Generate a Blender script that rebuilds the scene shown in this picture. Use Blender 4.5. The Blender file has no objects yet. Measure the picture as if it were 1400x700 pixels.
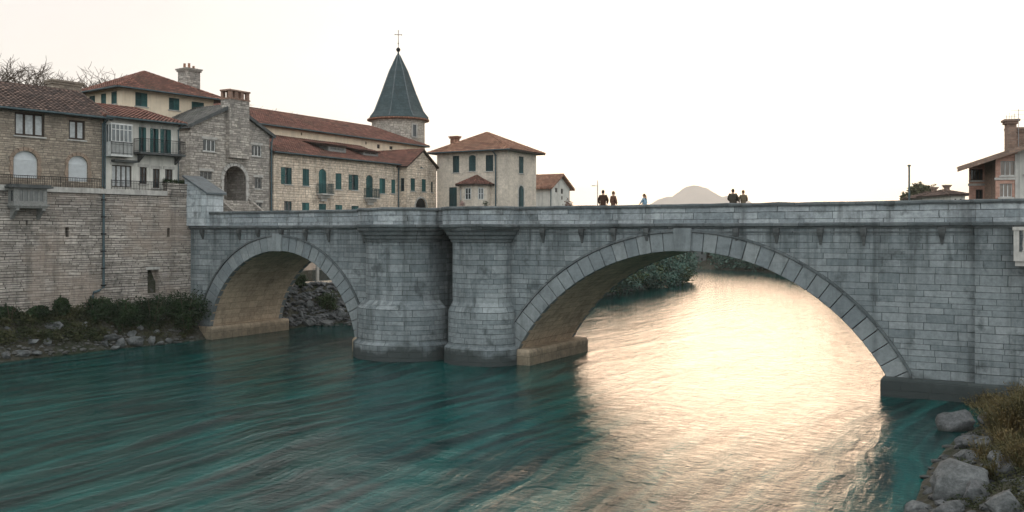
import bpy, bmesh, math, random
import numpy as np
from mathutils import Vector, Matrix, noise

rnd = random.Random(11)
scene = bpy.context.scene
C = scene.collection
FPX, HORIZON, EYE = 1275.0, 318.0, 8.0          # focal length in photo pixels, horizon row, eye height above the river
O = (-24.5, 71.1); U = (0.8627, -0.5057); V = (0.5057, 0.8627)   # the bridge runs along U, the river along V


def W(u, v, z=0.0):
    return Vector((O[0] + u * U[0] + v * V[0], O[1] + u * U[1] + v * V[1], z))


def UV(x, y):
    dx, dy = x - O[0], y - O[1]
    return dx * U[0] + dy * U[1], dx * V[0] + dy * V[1]


# ------------------------------------------------------------------ objects
def tag(o, label=None, cat=None, group=None, kind=None):
    if label: o['label'] = label
    if cat: o['category'] = cat
    if group: o['group'] = group
    if kind: o['kind'] = kind
    return o


def obj(name, bm, m, parent=None, smooth=False, uv=True, recalc=True):
    if recalc:
        bmesh.ops.recalc_face_normals(bm, faces=bm.faces[:])
    bm.normal_update()
    if uv and not bm.loops.layers.uv:
        lay = bm.loops.layers.uv.new('UVMap')
        for f in bm.faces:
            n = f.normal
            if abs(n.z) > 0.93:
                for l in f.loops: l[lay].uv = (l.vert.co.x, l.vert.co.y)
            else:
                h = math.hypot(n.x, n.y) or 1
                e = Vector((-n.y / h, n.x / h, 0)); t = n.cross(e)
                if t.z < 0: t = -t
                for l in f.loops: l[lay].uv = (l.vert.co.dot(e), l.vert.co.dot(t))
    me = bpy.data.meshes.new(name)
    bm.to_mesh(me); bm.free()
    if smooth:
        me.polygons.foreach_set('use_smooth', [True] * len(me.polygons))
    me.materials.append(m)
    o = bpy.data.objects.new(name, me); C.objects.link(o)
    if parent: o.parent = parent
    return o


def empty(name, loc=(0, 0, 0), rz=0.0):
    o = bpy.data.objects.new(name, None); C.objects.link(o)
    o.location = loc; o.rotation_euler = (0, 0, rz); o.empty_display_size = 0.3
    return o


def copy_tree(o, parent=None):
    c = o.copy(); C.objects.link(c)
    if parent: c.parent = parent
    for ch in list(o.children): copy_tree(ch, c)
    return c


class Frame:
    """A local frame: x along a facade (to the right seen from outside), y into the building."""
    def __init__(s, u, v, ang):
        s.p = W(u, v); s.ang = ang
        s.ex = (math.cos(ang), math.sin(ang)); s.ey = (-math.sin(ang), math.cos(ang))

    def front(s, px, py, y=0.0):
        k = (px - 700) / FPX
        bx, by = s.p.x + y * s.ey[0], s.p.y + y * s.ey[1]
        x = (k * by - bx) / (s.ex[0] - k * s.ex[1])
        t = by + x * s.ex[1]
        return x, EYE + (HORIZON - py) * t / FPX

    def side(s, px, py, x=0.0):
        k = (px - 700) / FPX
        bx, by = s.p.x + x * s.ex[0], s.p.y + x * s.ex[1]
        y = (k * by - bx) / (s.ey[0] - k * s.ey[1])
        t = by + y * s.ey[1]
        return y, EYE + (HORIZON - py) * t / FPX

    def root(s, name, label, cat, group=None, kind=None):
        return tag(empty(name, s.p, s.ang), label, cat, group, kind)


ANG_U = math.atan2(U[1], U[0]); ANG_V = math.atan2(V[1], V[0])


# ------------------------------------------------------------------ mesh helpers
def box(bm, x0, x1, y0, y1, z0, z1, m=None):
    vs = [bm.verts.new((x, y, z)) for z in (z0, z1) for x, y in ((x0, y0), (x1, y0), (x1, y1), (x0, y1))]
    for f in ((0, 3, 2, 1), (4, 5, 6, 7), (0, 1, 5, 4), (1, 2, 6, 5), (2, 3, 7, 6), (3, 0, 4, 7)):
        bm.faces.new([vs[i] for i in f])
    return vs


def mbox(bm, mp, s0, s1, d0, d1, z0, z1):
    vs = [bm.verts.new(mp(s, d, z)) for z in (z0, z1) for s, d in ((s0, d0), (s1, d0), (s1, d1), (s0, d1))]
    for f in ((0, 3, 2, 1), (4, 5, 6, 7), (0, 1, 5, 4), (1, 2, 6, 5), (2, 3, 7, 6), (3, 0, 4, 7)):
        bm.faces.new([vs[i] for i in f])


def tube(bm, pts, radii, n=8, cap=True):
    pts = [Vector(p) for p in pts]
    if not hasattr(radii, '__len__'): radii = [radii] * len(pts)
    rings = []
    ref = Vector((0.13, 0.21, 1)).normalized()
    for i, p in enumerate(pts):
        a = pts[max(i - 1, 0)]; b = pts[min(i + 1, len(pts) - 1)]
        d = (b - a).normalized()
        r = ref if abs(d.dot(ref)) < 0.95 else Vector((1, 0, 0))
        s = d.cross(r).normalized(); t = d.cross(s)
        rings.append([bm.verts.new(p + (s * math.cos(k * 2 * math.pi / n) + t * math.sin(k * 2 * math.pi / n)) * radii[i]) for k in range(n)])
    for a, b in zip(rings, rings[1:]):
        for k in range(n):
            bm.faces.new((a[k], a[(k + 1) % n], b[(k + 1) % n], b[k]))
    if cap:
        bm.faces.new(rings[0][::-1]); bm.faces.new(rings[-1])


def lathe(bm, prof, n=16, cx=0, cy=0, phase=0.0):
    rings = []
    for r, z in prof:
        rings.append([bm.verts.new((cx + r * math.cos(phase + k * 2 * math.pi / n), cy + r * math.sin(phase + k * 2 * math.pi / n), z)) for k in range(n)])
    for a, b in zip(rings, rings[1:]):
        for k in range(n):
            bm.faces.new((a[k], a[(k + 1) % n], b[(k + 1) % n], b[k]))
    bm.faces.new(rings[0][::-1]); bm.faces.new(rings[-1])


def path_extrude(bm, pts, prof, close=False, uvscale=True):
    """Sweep an (outward offset, z) profile along a plan polyline; outward is to the right of travel."""
    pts = [Vector((p[0], p[1])) for p in pts]
    n = len(pts); nor = []
    for i in range(n):
        d1 = (pts[i] - pts[i - 1]).normalized() if i else None
        d2 = (pts[i + 1] - pts[i]).normalized() if i < n - 1 else None
        n1 = Vector((d1.y, -d1.x)) if d1 else None; n2 = Vector((d2.y, -d2.x)) if d2 else None
        if n1 is None: nor.append(n2)
        elif n2 is None: nor.append(n1)
        else:
            m = n1 + n2
            if m.length < 1e-4: m = n1
            m.normalize(); nor.append(m / max(0.35, m.dot(n1)))
    L = [0.0]
    for a, b in zip(pts, pts[1:]): L.append(L[-1] + (b - a).length)
    lay = bm.loops.layers.uv.verify()
    rings = [[bm.verts.new((p.x + m.x * o, p.y + m.y * o, z)) for o, z in prof] for p, m in zip(pts, nor)]
    P = [0.0]
    for (o1, z1), (o2, z2) in zip(prof, prof[1:]): P.append(P[-1] + math.hypot(o2 - o1, z2 - z1))
    base = prof[0][1]
    for i in range(n - 1):
        for j in range(len(prof) - (0 if close else 1)):
            j2 = (j + 1) % len(prof)
            f = bm.faces.new((rings[i][j], rings[i + 1][j], rings[i + 1][j2], rings[i][j2]))
            pj2 = P[j2] if j2 else P[j] + 0.3
            for l, uvv in zip(f.loops, ((L[i], P[j]), (L[i + 1], P[j]), (L[i + 1], pj2), (L[i], pj2))):
                l[lay].uv = (uvv[0], base + uvv[1])
    if close:
        for r in (rings[0], rings[-1]):
            f = bm.faces.new(r)
            for l in f.loops: l[lay].uv = (l.vert.co.y, l.vert.co.z)


# ------------------------------------------------------------------ materials
TILEW = 0.32


class Mat:
    def __init__(s, name):
        s.m = bpy.data.materials.new(name); s.m.use_nodes = True
        s.nt = s.m.node_tree; s.b = s.nt.nodes['Principled BSDF']
        s.b.inputs['Specular IOR Level'].default_value = 0.3

    def n(s, typ, ins=None, **props):
        nd = s.nt.nodes.new('ShaderNode' + typ)
        for k, v in props.items(): setattr(nd, k, v)
        for k, v in (ins or {}).items():
            if isinstance(v, bpy.types.NodeSocket): s.nt.links.new(v, nd.inputs[k])
            else: nd.inputs[k].default_value = v
        return nd

    def link(s, a, name): s.nt.links.new(a, s.b.inputs[name])

    def uv(s): return s.n('UVMap').outputs[0]

    def obj(s): return s.n('TexCoord').outputs['Object']

    def pos(s): return s.n('NewGeometry').outputs['Position']

    def noise(s, vec, scale, detail=4, rough=0.55, stretch=None, dist=0.0):
        if stretch: vec = s.n('Mapping', {'Vector': vec, 'Scale': stretch}).outputs[0]
        return s.n('TexNoise', {'Vector': vec, 'Scale': scale, 'Detail': detail, 'Roughness': rough, 'Distortion': dist}).outputs[0]

    def ramp(s, fac, a, b, ca=(0, 0, 0, 1), cb=(1, 1, 1, 1)):
        r = s.n('ValToRGB', {'Fac': fac})
        r.color_ramp.elements[0].position = a; r.color_ramp.elements[1].position = b
        r.color_ramp.elements[0].color = ca; r.color_ramp.elements[1].color = cb
        return r.outputs[0]

    def mix(s, fac, a, b, mode='MIX'):
        nd = s.n('Mix', data_type='RGBA', blend_type=mode)
        for i, v in ((0, fac), (6, a), (7, b)):
            if isinstance(v, bpy.types.NodeSocket): s.nt.links.new(v, nd.inputs[i])
            elif i == 0: nd.inputs[0].default_value = v
            else: nd.inputs[i].default_value = tuple(v) + ((1,) if len(v) == 3 else ())
        return nd.outputs[2]

    def math(s, op, a, b=0.0, c=0.0, clamp=False):
        nd = s.n('Math', operation=op); nd.use_clamp = clamp
        for i, v in enumerate((a, b, c)):
            if isinstance(v, bpy.types.NodeSocket): s.nt.links.new(v, nd.inputs[i])
            else: nd.inputs[i].default_value = v
        return nd.outputs[0]

    def bump(s, h, strength, dist, prev=None):
        ins = {'Height': h, 'Strength': strength, 'Distance': dist}
        if prev: ins['Normal'] = prev
        return s.n('Bump', ins).outputs[0]


def masonry(name, c1, c2, mortar, bw, rh, ms=0.012, wob=0.05, wobs=1.2, bump=0.6, stain=0.35, algae=False, rough=0.9,
            runoff=None, island=0.0, patch=None, patchy=0.5, squash=1.0, dirt=(0.035, 0.038, 0.036), contrast=0.75):
    m = Mat(name)
    uv = m.uv(); pos = m.pos()
    # courses of uneven height, blocks of uneven length
    s3 = m.n('SeparateXYZ', {0: uv}); ux, uy = s3.outputs[0], s3.outputs[1]
    k = rh / 0.33
    uy = m.math('ADD', uy, m.math('ADD', m.math('MULTIPLY', m.math('SINE', m.math('MULTIPLY', uy, 2.7 / k)), 0.09 * k), m.math('MULTIPLY', m.math('SINE', m.math('MULTIPLY', uy, 7.1 / k)), 0.03 * k)))
    ux = m.math('ADD', ux, m.math('MULTIPLY', m.math('SINE', m.math('ADD', m.math('MULTIPLY', ux, 1.9 / bw), m.math('MULTIPLY', m.math('FLOOR', m.math('DIVIDE', uy, rh)), 2.6))), 0.2 * bw))
    uv = m.n('CombineXYZ', {0: ux, 1: uy}).outputs[0]
    nz = m.n('TexNoise', {'Vector': uv, 'Scale': wobs, 'Detail': 3.0})
    off = m.n('VectorMath', {0: nz.outputs['Color'], 1: (0.5, 0.5, 0.5)}, operation='SUBTRACT').outputs[0]
    off = m.n('VectorMath', {0: off, 1: (wob * 1.4, wob, 0)}, operation='MULTIPLY').outputs[0]
    vec = m.n('VectorMath', {0: uv, 1: off}, operation='ADD').outputs[0]
    br = m.n('TexBrick', {'Vector': vec, 'Color1': c1 + (1,), 'Color2': c2 + (1,), 'Mortar': mortar + (1,), 'Scale': 1.0,
                          'Mortar Size': ms, 'Mortar Smooth': 0.3, 'Bias': 0.0, 'Brick Width': bw, 'Row Height': rh},
             offset=0.43, offset_frequency=2, squash=squash, squash_frequency=3)
    col = br.outputs['Color']
    if island:
        ri = m.n('NewGeometry').outputs['Random Per Island']
        col = m.mix(island, col, m.ramp(ri, 0.0, 1.0, (0.8, 0.82, 0.84, 1), (1.14, 1.12, 1.1, 1)), 'MULTIPLY')
    # per-patch tone, fine grain
    n1 = m.noise(pos, 0.35, 5, 0.6)
    n2 = m.noise(pos, 4.5, 6, 0.7)
    col = m.mix(patchy, col, m.ramp(n1, 0.3, 0.7, (0.62, 0.62, 0.63, 1), (1.3, 1.28, 1.25, 1)), 'MULTIPLY')
    col = m.mix(contrast, col, m.ramp(n2, 0.25, 0.75, (0.62, 0.62, 0.63, 1), (1.38, 1.36, 1.34, 1)), 'MULTIPLY')
    if patch:
        col = m.mix(m.math('MULTIPLY', m.ramp(m.noise(pos, 0.22, 5, 0.6), 0.5, 0.62), 0.6), col, patch)
    # run-down streaks and blotches of dirt
    st = m.noise(pos, 0.9, 5, 0.62, (1.6, 1.6, 0.16))
    col = m.mix(m.math('MULTIPLY', m.ramp(st, 0.5, 0.74), stain), col, dirt)
    bl = m.noise(pos, 0.8, 6, 0.65)
    col = m.mix(m.math('MULTIPLY', m.ramp(bl, 0.56, 0.68), stain * 0.9), col, dirt)
    if runoff:
        zr = m.n('SeparateXYZ', {0: pos}).outputs[2]
        rs = m.noise(pos, 1.1, 4, 0.65, (1.5, 1.5, 0.05))
        band = m.ramp(m.math('MULTIPLY_ADD', zr, 1 / 3.2, 1 - runoff / 3.2), 0.0, 1.0)
        col = m.mix(m.math('MULTIPLY', m.math('MULTIPLY', m.ramp(rs, 0.46, 0.64), band), 0.8), col, dirt)
    if algae:
        z = m.n('SeparateXYZ', {0: pos}).outputs[2]
        zz = m.math('ADD', z, m.math('MULTIPLY', m.math('SUBTRACT', m.noise(pos, 0.7, 4), 0.5), -2.2))
        col = m.mix(m.math('MULTIPLY', m.ramp(zz, 0.55, 1.25, (1, 1, 1, 1), (0, 0, 0, 1)), 0.93 if algae is True else algae), col, (0.024, 0.026, 0.017))
        za = m.math('ADD', z, m.math('MULTIPLY', m.math('SUBTRACT', m.noise(pos, 0.45, 5, 0.65), 0.5), -6.5))
        col = m.mix(m.math('MULTIPLY', m.ramp(za, 3.0, 3.5, (1, 1, 1, 1), (0, 0, 0, 1)), 0.72 if algae is True else 0.0), col, (0.042, 0.053, 0.055))
    m.link(col, 'Base Color')
    m.b.inputs['Roughness'].default_value = rough
    nb = m.bump(m.math('SUBTRACT', 1.0, br.outputs['Fac']), min(1.0, bump * 1.2), 0.06)
    nb = m.bump(m.noise(uv, 1.6 / rh, 4, 0.6), bump * 0.5, 0.06, nb)
    nb = m.bump(n2, bump * 0.6, 0.05, nb)
    m.link(nb, 'Normal')
    return m.m


def plain(name, c, rough=0.7, var=0.25, scale=3.0, metal=0.0, bump=0.0, grime=0.0, spec=0.3):
    m = Mat(name)
    pos = m.pos()
    n1 = m.noise(pos, scale, 5, 0.6)
    lo = tuple(x * (1 - var) for x in c) + (1,); hi = tuple(min(1, x * (1 + var)) for x in c) + (1,)
    col = m.ramp(n1, 0.3, 0.7, lo, hi)
    if grime:
        st = m.noise(pos, 1.3, 5, 0.62, (1.8, 1.8, 0.18))
        col = m.mix(m.math('MULTIPLY', m.ramp(st, 0.46, 0.72), grime), col, (0.06, 0.06, 0.055))
    m.link(col, 'Base Color')
    m.b.inputs['Roughness'].default_value = rough; m.b.inputs['Metallic'].default_value = metal
    m.b.inputs['Specular IOR Level'].default_value = spec
    if bump: m.link(m.bump(n1, bump, 0.05), 'Normal')
    return m.m


def shutterpaint(name, c):
    m = Mat(name)
    r = m.n('ObjectInfo').outputs['Random']
    col = m.mix(1.0, c, m.ramp(r, 0.0, 1.0, (0.55, 0.6, 0.62, 1), (1.7, 1.45, 1.4, 1)), 'MULTIPLY')
    col = m.mix(0.8, col, m.ramp(m.noise(m.pos(), 4, 5, 0.7, (1, 1, .4)), 0.3, 0.7, (0.6, 0.6, 0.6, 1), (1.3, 1.3, 1.3, 1)), 'MULTIPLY')
    m.link(col, 'Base Color'); m.b.inputs['Roughness'].default_value = 0.6
    return m.m


def tiles(name, c1, c2, moss=(0.05, 0.05, 0.035), mossy=0.4):
    m = Mat(name)
    uv = m.uv(); pos = m.pos()
    br = m.n('TexBrick', {'Vector': uv, 'Color1': c1 + (1,), 'Color2': c2 + (1,), 'Mortar': tuple(x * 0.22 for x in c1) + (1,), 'Scale': 1.0,
                          'Mortar Size': 0.03, 'Mortar Smooth': 0.6, 'Bias': 0.0, 'Brick Width': TILEW, 'Row Height': 0.4}, offset=0.0)
    col = br.outputs['Color']
    col = m.mix(0.8, col, m.ramp(m.noise(pos, 1.1, 5, 0.65), 0.3, 0.7, (0.55, 0.55, 0.55, 1), (1.35, 1.3, 1.25, 1)), 'MULTIPLY')
    col = m.mix(m.math('MULTIPLY', m.ramp(m.noise(pos, 0.6, 6, 0.7), 0.5, 0.68), mossy), col, moss)
    m.link(col, 'Base Color'); m.b.inputs['Roughness'].default_value = 0.85
    m.link(m.bump(m.noise(pos, 9, 3), 0.4, 0.03), 'Normal')
    return m.m


def glass(name, c=(0.02, 0.028, 0.032), rough=0.08):
    m = Mat(name)
    n = m.noise(m.pos(), 0.9, 3)
    m.link(m.ramp(n, 0.3, 0.7, tuple(x * 0.6 for x in c) + (1,), tuple(x * 1.5 for x in c) + (1,)), 'Base Color')
    m.b.inputs['Roughness'].default_value = rough; m.b.inputs['Specular IOR Level'].default_value = 0.6
    m.link(m.bump(m.noise(m.pos(), 1.5, 2), 0.12, 0.1), 'Normal')
    return m.m


def leafmat(name, c1, c2, rough=0.6):
    m = Mat(name)
    pos = m.pos()
    col = m.mix(m.ramp(m.noise(pos, 0.9, 4), 0.35, 0.65), c1, c2)
    col = m.mix(0.7, col, m.ramp(m.noise(pos, 7, 2), 0.3, 0.7, (0.5, 0.5, 0.5, 1), (1.4, 1.4, 1.3, 1)), 'MULTIPLY')
    m.link(col, 'Base Color'); m.b.inputs['Roughness'].default_value = rough
    m.b.inputs['Specular IOR Level'].default_value = 0.2
    return m.m


def rockmat(name, hi, lo):
    m = Mat(name)
    pos = m.pos()
    col = m.mix(m.ramp(m.noise(pos, 1.3, 7, 0.7, None, 0.5), 0.35, 0.62), lo, hi)
    col = m.mix(0.9, col, m.ramp(m.noise(pos, 9, 6, 0.75), 0.3, 0.72, (0.5, 0.5, 0.5, 1), (1.5, 1.48, 1.45, 1)), 'MULTIPLY')
    cr = m.n('TexVoronoi', {'Vector': pos, 'Scale': 2.3}, feature='DISTANCE_TO_EDGE').outputs[0]
    z = m.n('SeparateXYZ', {0: pos}).outputs[2]
    wet = m.ramp(m.math('ADD', z, m.math('MULTIPLY', m.noise(pos, 2, 3), 0.2)), 0.12, 0.34, (1, 1, 1, 1), (0, 0, 0, 1))
    col = m.mix(m.math('MULTIPLY', wet, 0.75), col, (0.022, 0.026, 0.02))
    m.link(col, 'Base Color'); m.b.inputs['Roughness'].default_value = 0.8
    nb = m.bump(m.noise(pos, 2.2, 8, 0.72), 0.9, 0.16)
    nb = m.bump(m.noise(pos, 14, 5, 0.7), 0.5, 0.03, nb)
    m.link(nb, 'Normal')
    return m.m


BRIDGE = masonry('ashlar limestone', (0.44, 0.505, 0.535), (0.75, 0.815, 0.84), (0.15, 0.165, 0.17), 1.15, 0.33, 0.013, 0.06, 0.9, 0.75, 0.75, True, patchy=0.7, squash=1.35, runoff=8.3, contrast=0.9)
RINGSTONE = masonry('dressed ring stone', (0.58, 0.64, 0.665), (0.68, 0.73, 0.75), (0.38, 0.41, 0.43), 3.1, 2.3, 0.006, 0.03, 1.0, 0.3, 0.5, True, patchy=0.5, island=1.0)
DARKFOOT = masonry('wet dark footing stone', (0.06, 0.068, 0.062), (0.1, 0.11, 0.1), (0.02, 0.024, 0.022), 1.8, 0.45, 0.016, 0.06, 1.0, 0.7, 0.4, True)
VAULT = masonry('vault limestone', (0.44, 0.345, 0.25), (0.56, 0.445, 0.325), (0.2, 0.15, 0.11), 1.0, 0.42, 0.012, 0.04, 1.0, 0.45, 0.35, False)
FOOT = masonry('footing stone', (0.36, 0.285, 0.2), (0.45, 0.36, 0.26), (0.16, 0.13, 0.1), 1.6, 0.7, 0.012, 0.05, 1.0, 0.5, 0.45, 0.45)
PYLON = masonry('pale pylon stone', (0.34, 0.38, 0.4), (0.5, 0.54, 0.56), (0.15, 0.165, 0.17), 1.1, 0.4, 0.014, 0.06, 1.0, 0.6, 0.6, False, patchy=0.5)
PARAPET = masonry('weathered parapet stone', (0.19, 0.22, 0.235), (0.36, 0.39, 0.405), (0.06, 0.07, 0.075), 1.7, 0.4, 0.014, 0.06, 1.6, 0.8, 0.75, False, patchy=0.7, contrast=1.0)
COPING = masonry('coping stone', (0.085, 0.1, 0.105), (0.14, 0.155, 0.16), (0.04, 0.045, 0.05), 1.7, 1.2, 0.014, 0.04, 1.6, 0.6, 0.7, False, patchy=0.6)
RETAIN = masonry('coursed rubble wall', (0.26, 0.232, 0.205), (0.48, 0.435, 0.39), (0.08, 0.072, 0.064), 0.78, 0.165, 0.022, 0.11, 1.1, 1.0, 0.5, False, patchy=0.6, patch=(0.34, 0.27, 0.22), squash=1.6, contrast=1.0)
RUBBLE = masonry('grey rubble stone', (0.24, 0.22, 0.2), (0.5, 0.46, 0.41), (0.24, 0.22, 0.195), 0.48, 0.2, 0.026, 0.17, 2.0, 1.2, 0.3, False, patchy=0.5, squash=1.4, contrast=1.0)
HOUSESTONE = masonry('brown house stone', (0.24, 0.2, 0.16), (0.4, 0.34, 0.27), (0.2, 0.17, 0.14), 0.42, 0.15, 0.02, 0.07, 2.0, 0.9, 0.3, False, patchy=0.5)
CREAMSTONE = masonry('cream lime washed stone', (0.58, 0.48, 0.38), (0.77, 0.66, 0.54), (0.4, 0.32, 0.245), 0.55, 0.22, 0.02, 0.15, 1.7, 0.9, 0.42, False, patchy=0.6, contrast=1.0)
GREYHOUSE = masonry('grey cream render', (0.5, 0.44, 0.37), (0.58, 0.51, 0.43), (0.47, 0.41, 0.34), 0.9, 0.4, 0.008, 0.05, 1.5, 0.2, 0.28, False, patchy=0.4)
REDBRICK = masonry('pink brick', (0.38, 0.2, 0.155), (0.5, 0.29, 0.225), (0.42, 0.3, 0.24), 0.26, 0.085, 0.012, 0.01, 2.0, 0.4, 0.2, False, patchy=0.4)
DARKBRICK = masonry('dark brick', (0.2, 0.13, 0.1), (0.3, 0.2, 0.15), (0.22, 0.18, 0.15), 0.26, 0.085, 0.012, 0.01, 2.0, 0.5, 0.3, False)
WHITEWALL = plain('white render', (0.56, 0.54, 0.49), 0.85, 0.12, 1.6, grime=0.4, bump=0.15)
CREAMWALL = plain('cream render', (0.74, 0.62, 0.47), 0.85, 0.08, 1.2, grime=0.2, bump=0.12)
PALETRIM = plain('pale stone trim', (0.42, 0.4, 0.37), 0.85, 0.2, 3, grime=0.45, bump=0.2)
DARKSLAB = plain('dark stained slab', (0.07, 0.075, 0.075), 0.85, 0.35, 3, bump=0.3)
TILE_RED = tiles('red clay tiles', (0.13, 0.058, 0.046), (0.26, 0.122, 0.092), mossy=0.55)
TILE_DARK = tiles('dark brown tiles', (0.065, 0.045, 0.04), (0.17, 0.115, 0.095), (0.03, 0.03, 0.028), 0.5)
TILE_OCHRE = tiles('weathered ochre tiles', (0.22, 0.1, 0.065), (0.4, 0.23, 0.155), mossy=0.3)
TILE_STONE = tiles('grey stone tiles', (0.12, 0.12, 0.115), (0.2, 0.195, 0.18), mossy=0.5)
SLATE = masonry('slate cladding', (0.022, 0.044, 0.05), (0.042, 0.07, 0.076), (0.01, 0.018, 0.02), 0.5, 0.26, 0.015, 0.02, 2, 0.35, 0.2, False, rough=0.6)
LEAD = plain('lead sheet', (0.10, 0.12, 0.13), 0.55, 0.3, 2.5, metal=0.2, bump=0.1)
TEAL = shutterpaint('teal shutter paint', (0.02, 0.088, 0.088))
TEALDARK = shutterpaint('dark teal door paint', (0.012, 0.045, 0.05))
BROWNWOOD = plain('dark brown wood', (0.035, 0.024, 0.018), 0.65, 0.3, 8)
GREYWOOD = plain('weathered grey wood', (0.2, 0.2, 0.19), 0.75, 0.3, 8)
WHITEPAINT = plain('off white paint', (0.55, 0.55, 0.53), 0.6, 0.15, 4, grime=0.25)
ROLLER = plain('pale roller shutter', (0.5, 0.52, 0.53), 0.6, 0.08, 4)
CURTAIN = plain('pale net curtain', (0.42, 0.43, 0.43), 0.8, 0.25, 5)
IRON = plain('black wrought iron', (0.012, 0.014, 0.016), 0.5, 0.3, 6, metal=0.4)
PIPE = plain('blue grey drain pipe', (0.06, 0.09, 0.1), 0.5, 0.3, 3, metal=0.2)
ARCHTRIM = plain('brown stone trim', (0.27, 0.2, 0.15), 0.85, 0.25, 4, grime=0.35, bump=0.2)
GLASS = glass('dark window glass')
DEEP = plain('dark interior', (0.008, 0.008, 0.008), 0.95, 0.2, 2)
GALV = plain('galvanised steel', (0.25, 0.26, 0.27), 0.5, 0.15, 4, metal=0.6)
BARK = plain('bark', (0.075, 0.055, 0.04), 0.9, 0.35, 6, bump=0.4)
LEAF_DARK = leafmat('dark ivy leaves', (0.01, 0.024, 0.011), (0.028, 0.052, 0.02))
LEAF_MID = leafmat('mid green leaves', (0.03, 0.055, 0.025), (0.065, 0.09, 0.04))
LEAF_HAZED = leafmat('haze tinted far leaves', (0.045, 0.095, 0.08), (0.075, 0.13, 0.105))  # pale blue-green of distant haze put into the leaf colour
LEAF_OLIVE = leafmat('olive leaves', (0.07, 0.075, 0.04), (0.11, 0.1, 0.055))
GRASS = leafmat('dry grass', (0.13, 0.09, 0.038), (0.06, 0.06, 0.026), 0.7)
GRASSLOW = leafmat('low bank weeds', (0.022, 0.034, 0.014), (0.06, 0.06, 0.028), 0.7)
ROCKP = rockmat('pale river boulder', (0.17, 0.178, 0.18), (0.055, 0.06, 0.06))
ROCKM = rockmat('grey river stone', (0.15, 0.15, 0.145), (0.06, 0.06, 0.055))
ROCKD = rockmat('dark river boulder', (0.13, 0.135, 0.14), (0.05, 0.055, 0.055))
ASPHALT = plain('worn asphalt', (0.06, 0.06, 0.06), 0.9, 0.3, 3, bump=0.2)


# ------------------------------------------------------------------ ground and river
RIVER = [(-5, -90), (-1.3, -30), (0.7, -14), (1.7, -3), (2.0, 0), (1.7, 8), (1.7, 10), (2.5, 15), (5, 25), (8, 40), (8.6, 53), (6, 75), (3.4, 98), (2.2, 104), (-1, 109),
         (-14, 117), (-60, 125), (-2500, 140), (-2500, 220), (-60, 162), (-13, 150), (6, 141), (20, 114), (33, 96), (41.3, 60), (46.8, 26), (50.3, 8), (50.5, 1.0), (54.3, 0.7), (54.5, -4.5), (53.6, -9), (53.2, -15), (53.4, -20), (54.6, -35),
         (56.5, -80), (60, -400), (-30, -400)]


def river_sd(u, v):
    u = np.asarray(u, float); v = np.asarray(v, float)
    best = np.full(u.shape, 1e9); inside = np.zeros(u.shape, bool)
    n = len(RIVER)
    for i in range(n):
        x1, y1 = RIVER[i]; x2, y2 = RIVER[(i + 1) % n]
        dx, dy = x2 - x1, y2 - y1
        t = np.clip(((u - x1) * dx + (v - y1) * dy) / (dx * dx + dy * dy), 0, 1)
        best = np.minimum(best, np.hypot(u - x1 - t * dx, v - y1 - t * dy))
        cr = ((y1 > v) != (y2 > v)) & (u < dx * (v - y1) / (dy if dy else 1e-9) + x1)
        inside ^= cr
    return np.where(inside, -best, best)


def terrain_h(u, v):
    u = np.asarray(u, float); v = np.asarray(v, float)
    sd = river_sd(u, v); t = np.maximum(sd, 0)
    wob = 0.25 * np.sin(u * 1.7 + v * 0.9) * np.sin(v * 1.3 - u * 0.6) + 0.15 * np.sin(u * 4.1 + 1) * np.sin(v * 3.7)
    h = np.minimum(t * 0.3, 9.0) + wob * 0.3                                   # default bank
    left = u < 20
    behind = (0.12 * v - u)                                                    # behind the retaining wall
    a = left & (v < -0.3)
    h = np.where(a, np.where(behind > 0.42, 10.93, np.minimum(t * 1.35, 2.7) + wob * np.clip(t, 0, 1)), h)
    a = left & (v >= -0.3) & (v <= 8.2)
    h = np.where(a, np.where(u < -0.3, 8.66, np.minimum(t * 1.0, 0.6)), h)
    a = left & (v > 8.2) & (v <= 30)
    h = np.where(a, np.where(u < -2.3, 8.9, np.minimum(t * 1.6, 3.45) + wob * np.clip(3.2 - t * 1.6, 0, 0.8)), h)
    a = left & (v > 30) & (v <= 60)
    h = np.where(a, np.minimum(t * 1.3, 8.9) + wob * 0.6, h)
    a = left & (v > 60) & (v <= 128)
    k = np.clip((v - 60) / 15, 0, 1)
    h = np.where(a, (1 - k) * np.minimum(t * 1.3, 8.9) + k * np.minimum(t * 0.45, 3.0 + np.clip(t - 12, 0, 30) * 0.15) + wob * 0.5, h)
    r = (u >= 20) & (v < 140)
    a = r & (v < 0.6)
    h = np.where(a, np.minimum(t * 0.42, 4.2) + wob * 0.5 * np.clip(t, 0, 1), h)
    a = r & (v >= 0.6) & (v <= 8.2)
    h = np.where(a, np.where(u > 53.9, 8.66, np.minimum(t, 0.5)), h)
    a = r & (v > 8.2)
    h = np.where(a, np.minimum(t * 1.5, 8.7), h)
    far = (v > np.where(u < 25, 111.0, 140.0)) & (sd > 0) & ((v > 135) | (u > -5))
    hills = 5 + 1.5 * np.sin(u * 0.021 + 1.0) + 1.0 * np.sin(u * 0.057 + v * 0.01)
    h = np.where(far, np.minimum(t * 0.22, hills) * np.where(v > 700, 0.6, 1.0), h)
    h = np.where(sd < 0, np.maximum(sd * 0.6, -3.0), h)
    return h


def axis(*spans):
    out = []
    for a, b, st in spans:
        n = max(1, int(round((b - a) / st)))
        out += [a + (b - a) * i / n for i in range(n)]
    out.append(spans[-1][1])
    return out


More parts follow.
